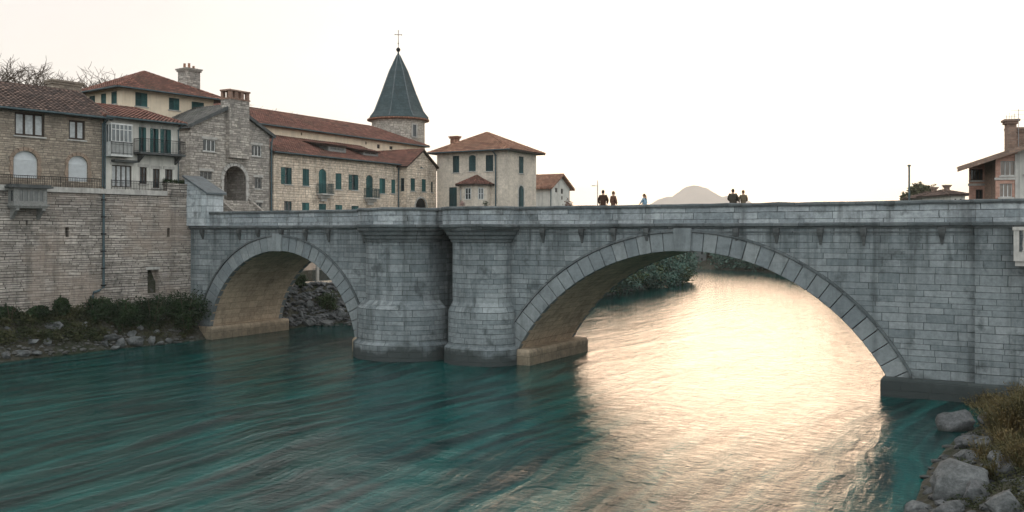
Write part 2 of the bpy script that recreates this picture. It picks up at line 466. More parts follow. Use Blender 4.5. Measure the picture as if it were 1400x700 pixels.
def grid_mesh(name, us, vs, zf, m, smooth=True, keep=None):
    uu, vv = np.meshgrid(np.array(us), np.array(vs))
    zz = zf(uu, vv)
    xs = O[0] + uu * U[0] + vv * V[0]; ys = O[1] + uu * U[1] + vv * V[1]
    co = np.stack([xs, ys, zz], -1).reshape(-1, 3)
    nu, nv = len(us), len(vs)
    idx = np.arange(nu * nv).reshape(nv, nu)
    f = np.stack([idx[:-1, :-1], idx[:-1, 1:], idx[1:, 1:], idx[1:, :-1]], -1)
    if keep is not None: f = f[keep(uu, vv)]
    f = f.reshape(-1, 4)
    me = bpy.data.meshes.new(name)
    me.from_pydata(co.tolist(), [], f.tolist())
    me.update()
    if smooth: me.polygons.foreach_set('use_smooth', [True] * len(me.polygons))
    me.materials.append(m)
    o = bpy.data.objects.new(name, me); C.objects.link(o)
    return o


def ground_hit(px, py):
    """Where the line of sight through a photo pixel meets the ground or the river."""
    k = (px - 700) / FPX; s = (HORIZON - py) / FPX
    ts = np.arange(15, 420, 0.1)
    x, y, z = k * ts, ts, EYE + s * ts
    dx, dy = x - O[0], y - O[1]
    h = np.maximum(terrain_h(dx * U[0] + dy * U[1], dx * V[0] + dy * V[1]), 0)
    i = int(np.argmax(z <= h))
    return Vector((x[i], y[i], h[i])), ts[i]


def make_ground():
    m = Mat('bank earth and gravel')
    pos = m.pos()
    n1 = m.noise(pos, 0.25, 6, 0.65); n2 = m.noise(pos, 2.5, 6, 0.7)
    col = m.mix(m.ramp(n1, 0.4, 0.6), (0.022, 0.028, 0.014), (0.05, 0.045, 0.032))
    col = m.mix(m.ramp(n2, 0.5, 0.66), col, (0.09, 0.088, 0.08))
    m.link(col, 'Base Color'); m.b.inputs['Roughness'].default_value = 0.95
    m.link(m.bump(n2, 0.8, 0.25), 'Normal')
    us = axis((-3600, -400, 400), (-400, -60, 20), (-60, -9, 3), (-9, 10, 0.4), (10, 44, 2.0), (44, 62, 0.5), (62, 120, 4), (120, 400, 25), (400, 3600, 400))
    vs = axis((-400, -60, 30), (-60, -31, 3), (-31, 31, 0.5), (31, 60, 1.0), (60, 130, 2.0), (130, 240, 4), (240, 500, 30), (500, 4200, 370))
    tag(grid_mesh('ground', us, vs, terrain_h, m.m), kind='structure')


def make_river():
    m = Mat('teal river water')
    pos = m.pos()
    ang = ANG_V
    base = m.n('VectorRotate', {'Vector': pos, 'Angle': -ang}, rotation_type='Z_AXIS').outputs[0]     # x now runs with the current
    warp = m.n('TexNoise', {'Vector': base, 'Scale': 0.045, 'Detail': 3.0})
    wv = m.n('VectorMath', {0: warp.outputs['Color'], 1: (0.5, 0.5, 0.5)}, operation='SUBTRACT').outputs[0]
    wv = m.n('VectorMath', {0: wv, 1: (6, 6, 0)}, operation='MULTIPLY').outputs[0]
    p = m.n('VectorMath', {0: base, 1: wv}, operation='ADD').outputs[0]
    streak = m.noise(p, 1.0, 6, 0.62, (0.10, 1.1, 1))
    foam = m.noise(p, 1.0, 8, 0.75, (2.2, 7.0, 1))
    fine = m.noise(p, 1.0, 5, 0.6, (0.7, 4.2, 1))
    rp = m.n('Mapping', {'Vector': p, 'Scale': (0.16, 0.75, 1)}).outputs[0]
    crest = m.n('TexNoise', {'Vector': rp, 'Scale': 1.0, 'Detail': 5.0, 'Roughness': 0.5, 'Lacunarity': 2.2, 'Offset': 0.9, 'Gain': 1.2}, noise_type='RIDGED_MULTIFRACTAL', normalize=True).outputs[0]
    rip = m.noise(base, 1.9, 6, 0.62, (1.5, 0.75, 1), 0.9)
    swirl = m.noise(p, 0.22, 4, 0.55, (0.6, 1.2, 1), 1.2)
    col = m.mix(m.ramp(streak, 0.44, 0.66), (0.0001, 0.016, 0.0165), (0.0004, 0.07, 0.065))
    col = m.mix(m.math('MULTIPLY', m.ramp(crest, 0.62, 0.9), 0.15), col, (0.03, 0.16, 0.135))
    col = m.mix(m.math('MULTIPLY', m.math('MULTIPLY', m.ramp(foam, 0.7, 0.76), m.ramp(streak, 0.5, 0.66)), 0.8), col, (0.3, 0.4, 0.38))
    m.link(col, 'Base Color')
    # smoother tongues between rougher water
    rgh = m.ramp(swirl, 0.4, 0.62, (0.03, 0.03, 0.03, 1), (0.07, 0.07, 0.07, 1))
    m.link(rgh, 'Roughness')
    m.b.inputs['IOR'].default_value = 1.33; m.b.inputs['Specular IOR Level'].default_value = 0.3
    rip2 = m.noise(p, 1.0, 4, 0.55, (0.55, 0.95, 1), 0.7)
    nb = m.bump(rip2, 0.45, 0.08)
    nb = m.bump(streak, 0.6, 0.08, nb)
    nb = m.bump(fine, 0.40, 0.03, nb)
    nb = m.bump(rip, 0.65, 0.045, nb)
    nb = m.bump(crest, 0.4, 0.05, nb)
    m.link(nb, 'Normal')

    def z(u, v):
        near = np.exp(-np.maximum(0, (v + 4)) / 22.0)
        a = 0.5 * u + 0.9 * np.sin(v * 0.11 + u * 0.05) + 0.7 * np.sin(v * 0.043 + 2)
        h = 0.016 * np.sin(a * 2.1 + 0.8 * np.sin(v * 0.21)) + 0.010 * np.sin(a * 4.7 + v * 0.13 + 1.1 * np.sin(u * 0.31)) \
            + 0.006 * np.sin(u * 3.1 - v * 0.55 + 1.5 * np.sin(v * 0.37 + u * 0.2))
        boil = np.exp(-(((u - 38) / 9) ** 2 + ((v + 20) / 8) ** 2))
        r = np.hypot(u - 38, (v + 20) * 1.1)
        h = h + boil * 0.02 * np.sin(r * 2.2 + np.sin(u * 0.7) * 0.8)
        return h * near
    us = axis((-2600, -100, 250), (-100, -4, 6), (-4, 57, 0.22), (57, 70, 4))
    vs = axis((-420, -60, 40), (-60, -42, 1.0), (-42, 4, 0.22), (4, 40, 0.6), (40, 110, 2), (110, 240, 4))
    tag(grid_mesh('river_water', us, vs, z, m.m), kind='structure')


# ------------------------------------------------------------------ the bridge
BW = 7.5                                             # width of the bridge
A1 = (9.1, 7.18, -0.48); A2 = (39.3, 12.06, -5.06); RT = 0.9   # arch centre u, radius, centre z
DECK = 8.72


def make_bridge():
    root = tag(empty('stone_bridge', W(0, 0), ANG_U), 'grey stone road bridge with a small and a wide arch over the teal river', 'bridge')

    def zbot(u):
        for c, R, zc in (A1, A2):
            R = R + RT
            if abs(u - c) < R:
                z = zc + math.sqrt(R * R - (u - c) ** 2)
                if z > -2.5: return z
        return -2.5
    us = [-1.2]
    for c, R, zc in (A1, A2):
        R = R + RT
        h = R if zc > -2.5 else math.sqrt(R * R - (-2.5 - zc) ** 2)
        us += [c - h - 1e-4]
        us += [c + h * math.sin(t) for t in np.linspace(-math.pi / 2, math.pi / 2, 49)]
        us += [c + h + 1e-4]
    us += [53.75, 22.9, 24.45]
    us = sorted(us)
    bm = bmesh.new()
    for y in (0.0, BW):
        for a, b in zip(us, us[1:]):
            if b - a < 2e-4: continue
            if y == 0.0 and 22.89 < (a + b) / 2 < 24.46: continue
            m = 1e-5
            bm.faces.new([bm.verts.new(p) for p in ((a, y, zbot(a + m)), (b, y, zbot(b - m)), (b, y, 8.3), (a, y, 8.3))])
    for u in (-1.2, 53.75):
        bm.faces.new([bm.verts.new(p) for p in ((u, 0, -2.5), (u, BW, -2.5), (u, BW, 8.3), (u, 0, 8.3))])
    for q in (((22.9, 0, -2.5), (22.9, 1.8, -2.5), (22.9, 1.8, 8.3), (22.9, 0, 8.3)), ((24.45, 0, -2.5), (24.45, 1.8, -2.5), (24.45, 1.8, 8.3), (24.45, 0, 8.3)),
              ((22.9, 1.8, -2.5), (24.45, 1.8, -2.5), (24.45, 1.8, 8.3), (22.9, 1.8, 8.3))):
        bm.faces.new([bm.verts.new(p) for p in q])
    wall = obj('spandrel_wall', bm, BRIDGE, root)
    # vaults
    for c, R, zc in (A1, A2):
        bm = bmesh.new(); lay = bm.loops.layers.uv.verify()
        zlow = max(zc, -2.5)
        a0 = math.asin((zlow - zc) / R)
        angs = np.linspace(a0, math.pi - a0, 61)
        pts = [(c + R * math.cos(t), zc + R * math.sin(t), R * t) for t in angs]
        if zc > -2.5: pts = [(pts[0][0], -2.5, -2.5)] + pts + [(pts[-1][0], -2.5, R * math.pi + 2.5)]
        for (x1, z1, s1), (x2, z2, s2) in zip(pts, pts[1:]):
            f = bm.faces.new([bm.verts.new(p) for p in ((x1, 0.02, z1), (x2, 0.02, z2), (x2, BW - 0.02, z2), (x1, BW - 0.02, z1))])
            for l, q in zip(f.loops, ((0, s1), (0, s2), (BW, s2), (BW, s1))): l[lay].uv = q
        bmesh.ops.remove_doubles(bm, verts=bm.verts[:], dist=1e-4)
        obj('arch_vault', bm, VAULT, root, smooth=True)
    # voussoir rings with a projecting hood and keystone, front and back
    for (c, R, zc), n, zs in ((A1, 33, 0.1), (A2, 37, 0.1)):
        T = 1.02
        a0 = math.asin((zs - zc) / R)
        for front in (True, False):
            bm = bmesh.new()
            key = None
            for i in range(n):
                t0 = a0 + (math.pi - 2 * a0) * i / n; t1 = a0 + (math.pi - 2 * a0) * (i + 1) / n
                g = 0.017 / R * (0.7 + 0.6 * rnd.random())
                t0 += g; t1 -= g
                pr = 0.07 + rnd.uniform(-0.018, 0.018); tt = T + rnd.uniform(-0.02, 0.02)
                if i == n // 2: key = (t0, t1); continue
                ys = (-pr, 0.35) if front else (BW + pr, BW - 0.35)
                vs = [bm.verts.new((c + r * math.cos(t), y, zc + r * math.sin(t))) for y in ys for r, t in ((R, t0), (R + tt, t0), (R + tt, t1), (R, t1))]
                for f in ((0, 1, 2, 3), (7, 6, 5, 4), (0, 4, 5, 1), (1, 5, 6, 2), (2, 6, 7, 3), (3, 7, 4, 0)):
                    bm.faces.new([vs[k] for k in f])
            bmesh.ops.bevel(bm, geom=bm.edges[:], offset=0.022, segments=1, affect='EDGES')
            ring = obj('arch_ring', bm, RINGSTONE, root)
            bm = bmesh.new()
            w = R * (key[1] - key[0]) / 2 + 0.1
            ys = (-0.2, 0.3) if front else (BW - 0.3, BW + 0.2)
            vs = box(bm, c - w, c + w, ys[0], ys[1], zc + R - 0.03, zc + R + T + 0.22)
            for v_ in vs[4:]: v_.co.x = c + (v_.co.x - c) * 1.18
            bmesh.ops.bevel(bm, geom=bm.edges[:], offset=0.03, segments=2, affect='EDGES')
            obj('keystone', bm, RINGSTONE, ring)
            bm = bmesh.new()
            angs = np.linspace(a0, math.pi - a0, 73)
            y0, y1 = (-0.15, 0.1) if front else (BW - 0.1, BW + 0.15)
            for t0, t1 in zip(angs, angs[1:]):
                vs = [(c + r * math.cos(t), y, zc + r * math.sin(t)) for t in (t0, t1) for r, y in ((R + T + 0.015, y0), (R + T + 0.015, y1), (R + T + 0.13, y1), (R + T + 0.13, y0))]
                vv = [bm.verts.new(p) for p in vs]
                for k in range(4):
                    bm.faces.new((vv[k], vv[(k + 1) % 4], vv[4 + (k + 1) % 4], vv[4 + k]))
            bmesh.ops.remove_doubles(bm, verts=bm.verts[:], dist=1e-4)
            obj('hood_mould', bm, COPING, ring)
    # footings
    for x0, x1, y0, z1 in ((-1.3, 2.62, -0.25, 0.95), (16.05, 29.75, -0.22, 0.95), (49.55, 55.2, -0.4, 0.93)):
        bm = bmesh.new()
        nx = max(2, int((x1 - x0) / 1.6))
        path = [(x0, BW + 0.3), (x0, y0), (x1, y0), (x1, BW + 0.3)]
        path_extrude(bm, path, [(0.0, -2.5), (0.0, z1 - 0.16), (-0.10, z1), (-0.9, z1 + 0.02)])
        obj('footing', bm, DARKFOOT if x0 > 40 else FOOT, root)
    # left pier: rounded cutwater; right pier: canted cutwater
    lp = [(17.75, 0.12)] + [(20.35 + 2.6 * math.cos(t), -2.35 * abs(math.sin(t)) ** 0.9) for t in np.linspace(math.pi, 2 * math.pi, 31)] + [(22.95, 0.12)]
    rp = [(24.45, 0.12)] + [(26.4 + 1.95 * math.cos(t), -1.6 * abs(math.sin(t)) ** 0.7) for t in np.linspace(math.pi, 2 * math.pi, 33)] + [(28.35, 0.12)]
    for path, k in ((lp, 1.15), (rp, 0.55)):
        bm = bmesh.new()
        path_extrude(bm, path, [(0.0, 2.0), (0.0, 7.5)])
        pier = obj('pier', bm, BRIDGE, root, smooth=False)
        bm = bmesh.new()
        path_extrude(bm, path, [(0.5 * k + 0.26, -2.5), (0.5 * k + 0.24, 0.95), (0.5 * k + 0.02, 1.12), (0.48 * k, 3.2), (0.0, 3.75), (-0.2, 3.76)])
        obj('plinth', bm, BRIDGE, pier)
        bm = bmesh.new()
        path_extrude(bm, path, [(-0.05, 7.4), (0.1, 7.42), (0.12, 7.6), (0.22, 7.62), (0.25, 7.82), (0.36, 7.85), (0.42, 8.03), (0.5, 8.08), (0.56, 8.24), (0.56, 8.32), (-0.3, 8.33)])
        obj('corbel_moulding', bm, COPING, pier)
    # parapets
    fp = [(-1.2, 0), (16.4, 0)] + [(20.35 + 3.08 * math.cos(t), -2.82 * abs(math.sin(t)) ** 0.9) for t in np.linspace(math.pi + 0.12, 2 * math.pi - 0.12, 29)] + \
         [(23.55, -0.02), (23.98, -0.02), (23.98, -0.95), (24.4, -1.62), (25.1, -2.04), (27.6, -2.04), (28.4, -1.62), (28.84, -0.95), (28.86, 0.0), (53.7, 0), (53.75, -0.24), (66, -0.24)]
    bp = [(66, BW), (-1.2, BW)]
    def dense(path):
        out = [path[0]]
        for a, b in zip(path, path[1:]):
            n = max(1, int(math.hypot(b[0] - a[0], b[1] - a[1]) / 0.9))
            out += [(a[0] + (b[0] - a[0]) * i / n, a[1] + (b[1] - a[1]) * i / n) for i in range(1, n + 1)]
        return out

    def worn(bm, k):
        for v_ in bm.verts:
            q = Vector((v_.co.x * .8, v_.co.y * .8, v_.co.z * 2))
            v_.co.z += k * noise.noise(q) + k * .6 * noise.noise(q * 3.7); v_.co.y += k * .7 * noise.noise(q + Vector((9, 3, 1)))
    fp, bp = dense(fp), dense(bp)
    for path in (fp, bp):
        bm = bmesh.new()
        path_extrude(bm, path, [(0.0, 8.3), (0.0, 9.38), (-0.42, 9.38), (-0.42, 8.3)], close=True)
        par = obj('parapet', bm, PARAPET, root)
        bm = bmesh.new()
        path_extrude(bm, path, [(0.08, 9.375), (0.1, 9.42), (0.1, 9.52), (0.05, 9.57), (-0.47, 9.57), (-0.52, 9.52), (-0.52, 9.375)], close=True)
        worn(bm, .035)
        obj('coping', bm, COPING, par)
        bm = bmesh.new()
        path_extrude(bm, path, [(-0.05, 8.2), (0.06, 8.22), (0.1, 8.3), (0.2, 8.34), (0.22, 8.46), (0.15, 8.5), (-0.05, 8.52)], close=True)
        worn(bm, .025)
        obj('cornice', bm, COPING, par)
    for a, b in ((-1.2, 16.9), (28.5, 53.7)):
        bm = bmesh.new(); box(bm, a, b, -0.06, 0.05, 8.0, 8.07); obj('string_course', bm, COPING, root)
    # tapering corbels under the cornice
    fr = Frame(0, 0, ANG_U)
    for px, h in ((278, .75), (328, .8), (354, .62), (386, .4), (419, .85), (450, .9), (498, .95), (743, .85), (796, .85), (840, .9), (885, .8), (1007, .7), (1062, .8), (1122, .85), (1181, .9), (1288, .8)):
        u = fr.front(px, 310)[0]
        bm = bmesh.new()
        prof = [(0.15, -0.26, 8.24), (0.15, -0.26, 8.02), (0.12, -0.2, 7.86), (0.11, -0.16, 7.8), (0.05, -0.06, 8.24 - h)]
        rings = [[bm.verts.new((u + sx * w, y, z)) for sx, y in ((-1, 0.05), (-1, d), (1, d), (1, 0.05))] for w, d, z in prof]
        for a, b in zip(rings, rings[1:]):
            for k in range(4): bm.faces.new((a[k], a[(k + 1) % 4], b[(k + 1) % 4], b[k]))
        bm.faces.new(rings[0]); bm.faces.new(rings[-1])
        obj('corbel', bm, DARKSLAB, root)
    # right abutment, standing a little proud, and the left end pylon with its sloping slate cap
    bm = bmesh.new()
    path_extrude(bm, [(53.7, BW), (53.7, -0.22), (66, -0.22)], [(0, -2.5), (0, 8.3)])
    obj('abutment', bm, BRIDGE, root)
    bm = bmesh.new()
    x0, x1 = -0.25, 2.1
    box(bm, x0, x1, -0.35, 1.3, 8.52, 10.9)
    pv = [bm.verts.new(p) for p in ((x0, -0.35, 10.9), (x1, -0.35, 10.9), (x1, 1.3, 10.9), (x0, 1.3, 10.9), (x0, -0.35, 12.1), (x0, 1.3, 12.1))]
    for f in ((0, 1, 4), (2, 3, 5), (0, 4, 5, 3), (1, 2, 5, 4)): bm.faces.new([pv[i] for i in f])
    py = obj('end_pylon', bm, PYLON, root)
    bm = bmesh.new()
    cv = []
    for dz in (0.02, 0.16):
        cv += [bm.verts.new(p) for p in ((x0 - 0.12, -0.5, 12.2 + dz), (x1 + 0.22, -0.5, 10.85 + dz), (x1 + 0.22, 1.45, 10.85 + dz), (x0 - 0.12, 1.45, 12.2 + dz))]
    for f in ((0, 1, 2, 3), (4, 5, 6, 7), (0, 1, 5, 4), (1, 2, 6, 5), (2, 3, 7, 6), (3, 0, 4, 7)): bm.faces.new([cv[i] for i in f])
    obj('sloping_cap', bm, LEAD, py)
    # roadway
    bm = bmesh.new(); box(bm, -1.2, 66, 0.4, BW - 0.4, 8.3, DECK)
    r = obj('road', bm, ASPHALT); r.location = W(0, 0); r.rotation_euler = (0, 0, ANG_U); tag(r, kind='structure')
    return root


def make_side_balcony():
    f = Frame(55.35, -0.25, ANG_U)
    root = f.root('stone_balcony', 'pale stone balcony with balusters jutting from the right end wall of the bridge', 'balcony')
    bm = bmesh.new(); box(bm, 0, 4, -1.3, 0.0, 6.72, 7.12); box(bm, 0.06, 4, -1.2, 0.0, 6.5, 6.72)
    obj('floor_slab', bm, PALETRIM, root)
    bm = bmesh.new(); box(bm, -0.04, 4, -1.34, -1.06, 8.1, 8.26); box(bm, -0.04, 0.24, -1.06, 0, 8.1, 8.26)
    obj('hand_rail', bm, PALETRIM, root)
    bm = bmesh.new(); box(bm, 0, .22, -1.3, -1.08, 7.12, 8.1); obj('corner_post', bm, PALETRIM, root)
    prof = [(0.09, 7.12), (0.09, 7.2), (0.05, 7.25), (0.085, 7.45), (0.07, 7.6), (0.045, 7.8), (0.06, 7.95), (0.09, 8.02), (0.09, 8.1)]
    for i in range(12):
        bm = bmesh.new(); lathe(bm, prof, 10, 0.42 + i * 0.27, -1.2); obj('baluster', bm, PALETRIM, root, smooth=True)
    for i in range(3):
        bm = bmesh.new(); lathe(bm, prof, 10, 0.11, -0.85 + i * 0.27); obj('baluster', bm, PALETRIM, root, smooth=True)


# ------------------------------------------------------------------ buildings
def mp_front(s, d, z): return (s, d, z)
def mp_left(s, d, z): return (d, s, z)
def mp_right(Wd): return lambda s, d, z: (Wd - d, s, z)


def facade(bm, mp, s0, s1, z0, z1, ops=(), rev=0.2, gable=None):
    ss = sorted({s0, s1} | {o['s0'] for o in ops} | {o['s1'] for o in ops})
    zs = sorted({z0, z1} | {o['z0'] for o in ops} | {o['z1'] for o in ops})
    ss = [s for s in ss if s0 <= s <= s1]; zs = [z for z in zs if z0 <= z <= z1]
    Q = lambda *p: bm.faces.new([bm.verts.new(mp(*q)) for q in p])
    for a, b in zip(ss, ss[1:]):
        for c, d in zip(zs, zs[1:]):
            if b - a < 1e-4 or d - c < 1e-4: continue
            m, n = (a + b) / 2, (c + d) / 2
            if any(o['s0'] < m < o['s1'] and o['z0'] < n < o['z1'] for o in ops): continue
            Q((a, 0, c), (b, 0, c), (b, 0, d), (a, 0, d))
    for o in ops:
        a, b, c, d = o['s0'], o['s1'], o['z0'], o['z1']
        if o.get('arch'):
            r = (b - a) / 2; rise = min(r, r * o['arch']); zs_ = d - rise; cx = (a + b) / 2
            arc = [(cx - r * math.cos(t), zs_ + rise * math.sin(t)) for t in np.linspace(0, math.pi, 13)]
            h = len(arc) // 2
            for p, q in zip(arc[:h], arc[1:h + 1]): Q((a, 0, d), (p[0], 0, p[1]), (q[0], 0, q[1]))
            for p, q in zip(arc[h:], arc[h + 1:]): Q((b, 0, d), (p[0], 0, p[1]), (q[0], 0, q[1]))
            edge = [(a, c)] + arc + [(b, c)]
        else:
            edge = [(a, c), (a, d), (b, d), (b, c)]
        edge.append(edge[0])
        for p, q in zip(edge, edge[1:]): Q((p[0], 0, p[1]), (q[0], 0, q[1]), (q[0], rev, q[1]), (p[0], rev, p[1]))
    if gable:
        Q((s0, 0, z1), (s1, 0, z1), (gable[0], 0, gable[1]))


def walls(root, Wd, D, z0, z1, m, front=(), left=(), right=(), gable_front=None, gable_left=None, z1_left=None, extra=None, name='wall'):
    bm = bmesh.new()
    facade(bm, mp_front, 0, Wd, z0, z1, front, gable=gable_front)
    facade(bm, mp_left, 0, D, z0, z1, left, gable=gable_left)
    facade(bm, mp_right(Wd), 0, D, z0, z1, right, gable=gable_left)
    bm.faces.new([bm.verts.new(p) for p in ((0, D, z0), (Wd, D, z0), (Wd, D, z1), (0, D, z1))])
    if gable_front: bm.faces.new([bm.verts.new(p) for p in ((0, D, z1), (Wd, D, z1), (gable_front[0], D, gable_front[1]))])
    if extra: extra(bm)
    return obj(name, bm, m, root)


def opening(F, r, arch=None, off=0.0, side=False, x=0.0, **kw):
    x0, y0, x1, y1 = r
    fn = (lambda a, b: F.side(a, b, x)) if side else (lambda a, b: F.front(a, b, off))
    cx = (x0 + x1) / 2
    s0, s1 = sorted((fn(x0, y0)[0], fn(x1, y0)[0]))
    d = dict(s0=s0, s1=s1, z0=fn(cx, y1)[1], z1=fn(cx, y0)[1], arch=arch); d.update(kw)
    return d


def window(root, mp, o, kind='casement', nx=2, nz=2, frame=None, pane=None, shut=None, sill=True, rev=0.2, depth=None, name='window', lintel=None, w=0.07):
    a, b, c, d = o['s0'], o['s1'], o['z0'], o['z1']
    frame = frame or BROWNWOOD; pane = pane or GLASS
    d0 = 0.1 if depth is None else depth
    bm = bmesh.new()
    mbox(bm, mp, a, a + w, d0, d0 + .07, c, d); mbox(bm, mp, b - w, b, d0, d0 + .07, c, d)
    mbox(bm, mp, a + w, b - w, d0 + .003, d0 + .067, d - w, d); mbox(bm, mp, a + w, b - w, d0 + .003, d0 + .067, c, c + w)
    for i in range(1, nx):
        s = a + (b - a) * i / nx; mbox(bm, mp, s - w * .6, s + w * .6, d0 + .006, d0 + .06, c + w, d - w)
    for j in range(1, nz):
        z = c + (d - c) * j / nz; mbox(bm, mp, a + w, b - w, d0 + .012, d0 + .05, z - .02, z + .02)
    win = obj(name, bm, frame, root)
    bm = bmesh.new()
    bm.faces.new([bm.verts.new(mp(*p)) for p in ((a, d0 + .04, c), (b, d0 + .04, c), (b, d0 + .04, d), (a, d0 + .04, d))])
    obj('pane', bm, pane, win)
    if shut:
        mat, mode = shut
        hw = (b - a) / 2
        if mode == 'closed': leaves = ((a + .01, a + hw - .008, .02), (a + hw + .008, b - .01, .02))
        elif mode == 'half': leaves = ((a + hw + .008, b - .01, .02), (a - hw + .02, a - .03, -.05))
        else: leaves = ((a - hw, a - .02, -.05), (b + .02, b + hw, -.05))
        for l0, l1, dd in leaves:
            bm = bmesh.new(); e = .05
            mbox(bm, mp, l0, l0 + e, dd, dd + .045, c + .01, d - .01); mbox(bm, mp, l1 - e, l1, dd, dd + .045, c + .01, d - .01)
            zz = [c + .01, (c + d) / 2 - .03, d - .07]
            for z in zz: mbox(bm, mp, l0 + e, l1 - e, dd + .002, dd + .043, z, z + .06)
            n = max(4, int((d - c) / .11))
            for i in range(n):
                z = c + .07 + (d - c - .16) * i / n
                vs = [bm.verts.new(mp(*p)) for p in ((l0 + e, dd + .038, z + .09), (l1 - e, dd + .038, z + .09), (l1 - e, dd + .008, z), (l0 + e, dd + .008, z))]
                bm.faces.new(vs)
            obj('shutter', bm, mat, win)
    if sill:
        bm = bmesh.new(); mbox(bm, mp, a - .1, b + .1, -.09, d0, c - .1, c - .003); obj('sill', bm, PALETRIM, win)
    if lintel:
        bm = bmesh.new(); mbox(bm, mp, a - .15, b + .15, -.03, .02, d + .003, d + .22); obj('lintel', bm, lintel, win)
    return win


def arch_surround(root, mp, o, m, t=0.28, proud=0.06, n=9):
    a, b, c, d = o['s0'], o['s1'], o['z0'], o['z1']
    r = (b - a) / 2; cx = (a + b) / 2; zs = d - r * (o.get('arch') or 1); rise = d - zs
    bm = bmesh.new()
    for i in range(n):
        t0, t1 = math.pi * (i + .06) / n, math.pi * (i + .94) / n
        P = [(cx - (r + e) * math.cos(q), zs + (rise + e) * math.sin(q)) for e, q in ((0.004, t0), (t, t0), (t, t1), (0.004, t1))]
        vs = [bm.verts.new(mp(p[0], dd, p[1])) for dd in (-proud, 0.03) for p in P]
        for f in ((0, 1, 2, 3), (7, 6, 5, 4), (0, 4, 5, 1), (1, 5, 6, 2), (2, 6, 7, 3), (3, 7, 4, 0)): bm.faces.new([vs[k] for k in f])
    z = c; k = 0
    while z < zs - .05:
        h = min(.38, zs - z); w2 = t * (1.0 if k % 2 else .75)
        mbox(bm, mp, a - w2, a - .004, -proud, .03, z + .01, z + h - .01); mbox(bm, mp, b + .004, b + w2, -proud, .03, z + .01, z + h - .01)
        z += h; k += 1
    return obj('stone_surround', bm, m, root)


def tile_plane(bm, A, B, Ct, D, amp=0.06, row=0.4):
    """Rows of overlapping barrel tiles over a roof plane: A-B the eave, D-C the top (may coincide)."""
    lay = bm.loops.layers.uv.verify()
    A, B, Ct, D = map(Vector, (A, B, Ct, D))
    e = (B - A).normalized(); n = (B - A).cross((D + Ct) / 2 - (A + B) / 2).normalized()
    if n.z < 0: n = -n
    t = n.cross(e)
    if t.z < 0: t = -t
    H = ((Ct - A).dot(t) + (D - A).dot(t)) / 2
    rows = max(2, int(round(H / row)))
    def s_at(P): return (P - A).dot(e)
    step = TILEW / 2
    for i in range(rows):
        t0, t1 = i / rows, (i + 1) / rows
        L0, R0 = s_at(A.lerp(D, t0)), s_at(B.lerp(Ct, t0)); L1, R1 = s_at(A.lerp(D, t1)), s_at(B.lerp(Ct, t1))
        lo, hi = min(L0, L1), max(R0, R1)
        k0, k1 = math.floor(lo / step), math.ceil(hi / step)
        jit = 0.008 * math.sin(i * 12.9)
        PL0, PR0, PL1, PR1 = A.lerp(D, t0), B.lerp(Ct, t0), A.lerp(D, t1), B.lerp(Ct, t1)
        prev = None
        for k in range(k0, k1 + 1):
            s = k * step
            sb = min(max(s, L0), R0); st = min(max(s, L1), R1)
            bump = amp * (1.0 if k % 2 else 0.0)
            sag = 0.03 * noise.noise(Vector((s * 0.35, i * 0.25, A.x)))
            pb = PL0.lerp(PR0, (sb - L0) / max(R0 - L0, 1e-6)) - t * (0.0 if i else 0.04) + n * (0.03 + bump + jit + sag + 0.02 * noise.noise(Vector((s * 3.1, i * 1.7, A.y))))
            pt = PL1.lerp(PR1, (st - L1) / max(R1 - L1, 1e-6)) + n * (bump * 0.8 + sag)
            cur = (pb, pt, sb, st)
            if prev and ((cur[2] - prev[2]) > 1e-3 or (cur[3] - prev[3]) > 1e-3):
                ps = [prev[0], cur[0], cur[1], prev[1]]
                us_ = [(prev[2], H * t0), (cur[2], H * t0), (cur[3], H * t1), (prev[3], H * t1)]
                pts, uu = [], []
                for p, q in zip(ps, us_):
                    if not pts or (p - pts[-1]).length > 1e-4: pts.append(p); uu.append(q)
                if (pts[0] - pts[-1]).length < 1e-4: pts.pop(); uu.pop()
                if len(pts) > 2:
                    f = bm.faces.new([bm.verts.new(p) for p in pts])
                    for l, q in zip(f.loops, uu): l[lay].uv = q
            prev = cur


def slab_under(bm, poly, th=0.16):
    """Boarded underside and fascia below a roof polygon."""
    lo = [bm.verts.new((p[0], p[1], p[2] - th)) for p in poly]; hi = [bm.verts.new((p[0], p[1], p[2] - 0.015)) for p in poly]
    bm.faces.new(lo)
    n = len(poly)
    for i in range(n): bm.faces.new((lo[i], lo[(i + 1) % n], hi[(i + 1) % n], hi[i]))
    bm.faces.new(hi)


def ridge_caps(parent, segs, m, r=0.11):
    bm = bmesh.new()
    for a, b in segs:
        a, b = Vector(a), Vector(b); L = (b - a).length; n = max(1, int(L / 0.42))
        for i in range(n):
            p, q = a.lerp(b, i / n), a.lerp(b, (i + 1.06) / n)
            tube(bm, [p + Vector((0, 0, .02)), q + Vector((0, 0, .02))], [r, r * .8], 7)
    return obj('ridge_tiles', bm, m, parent)


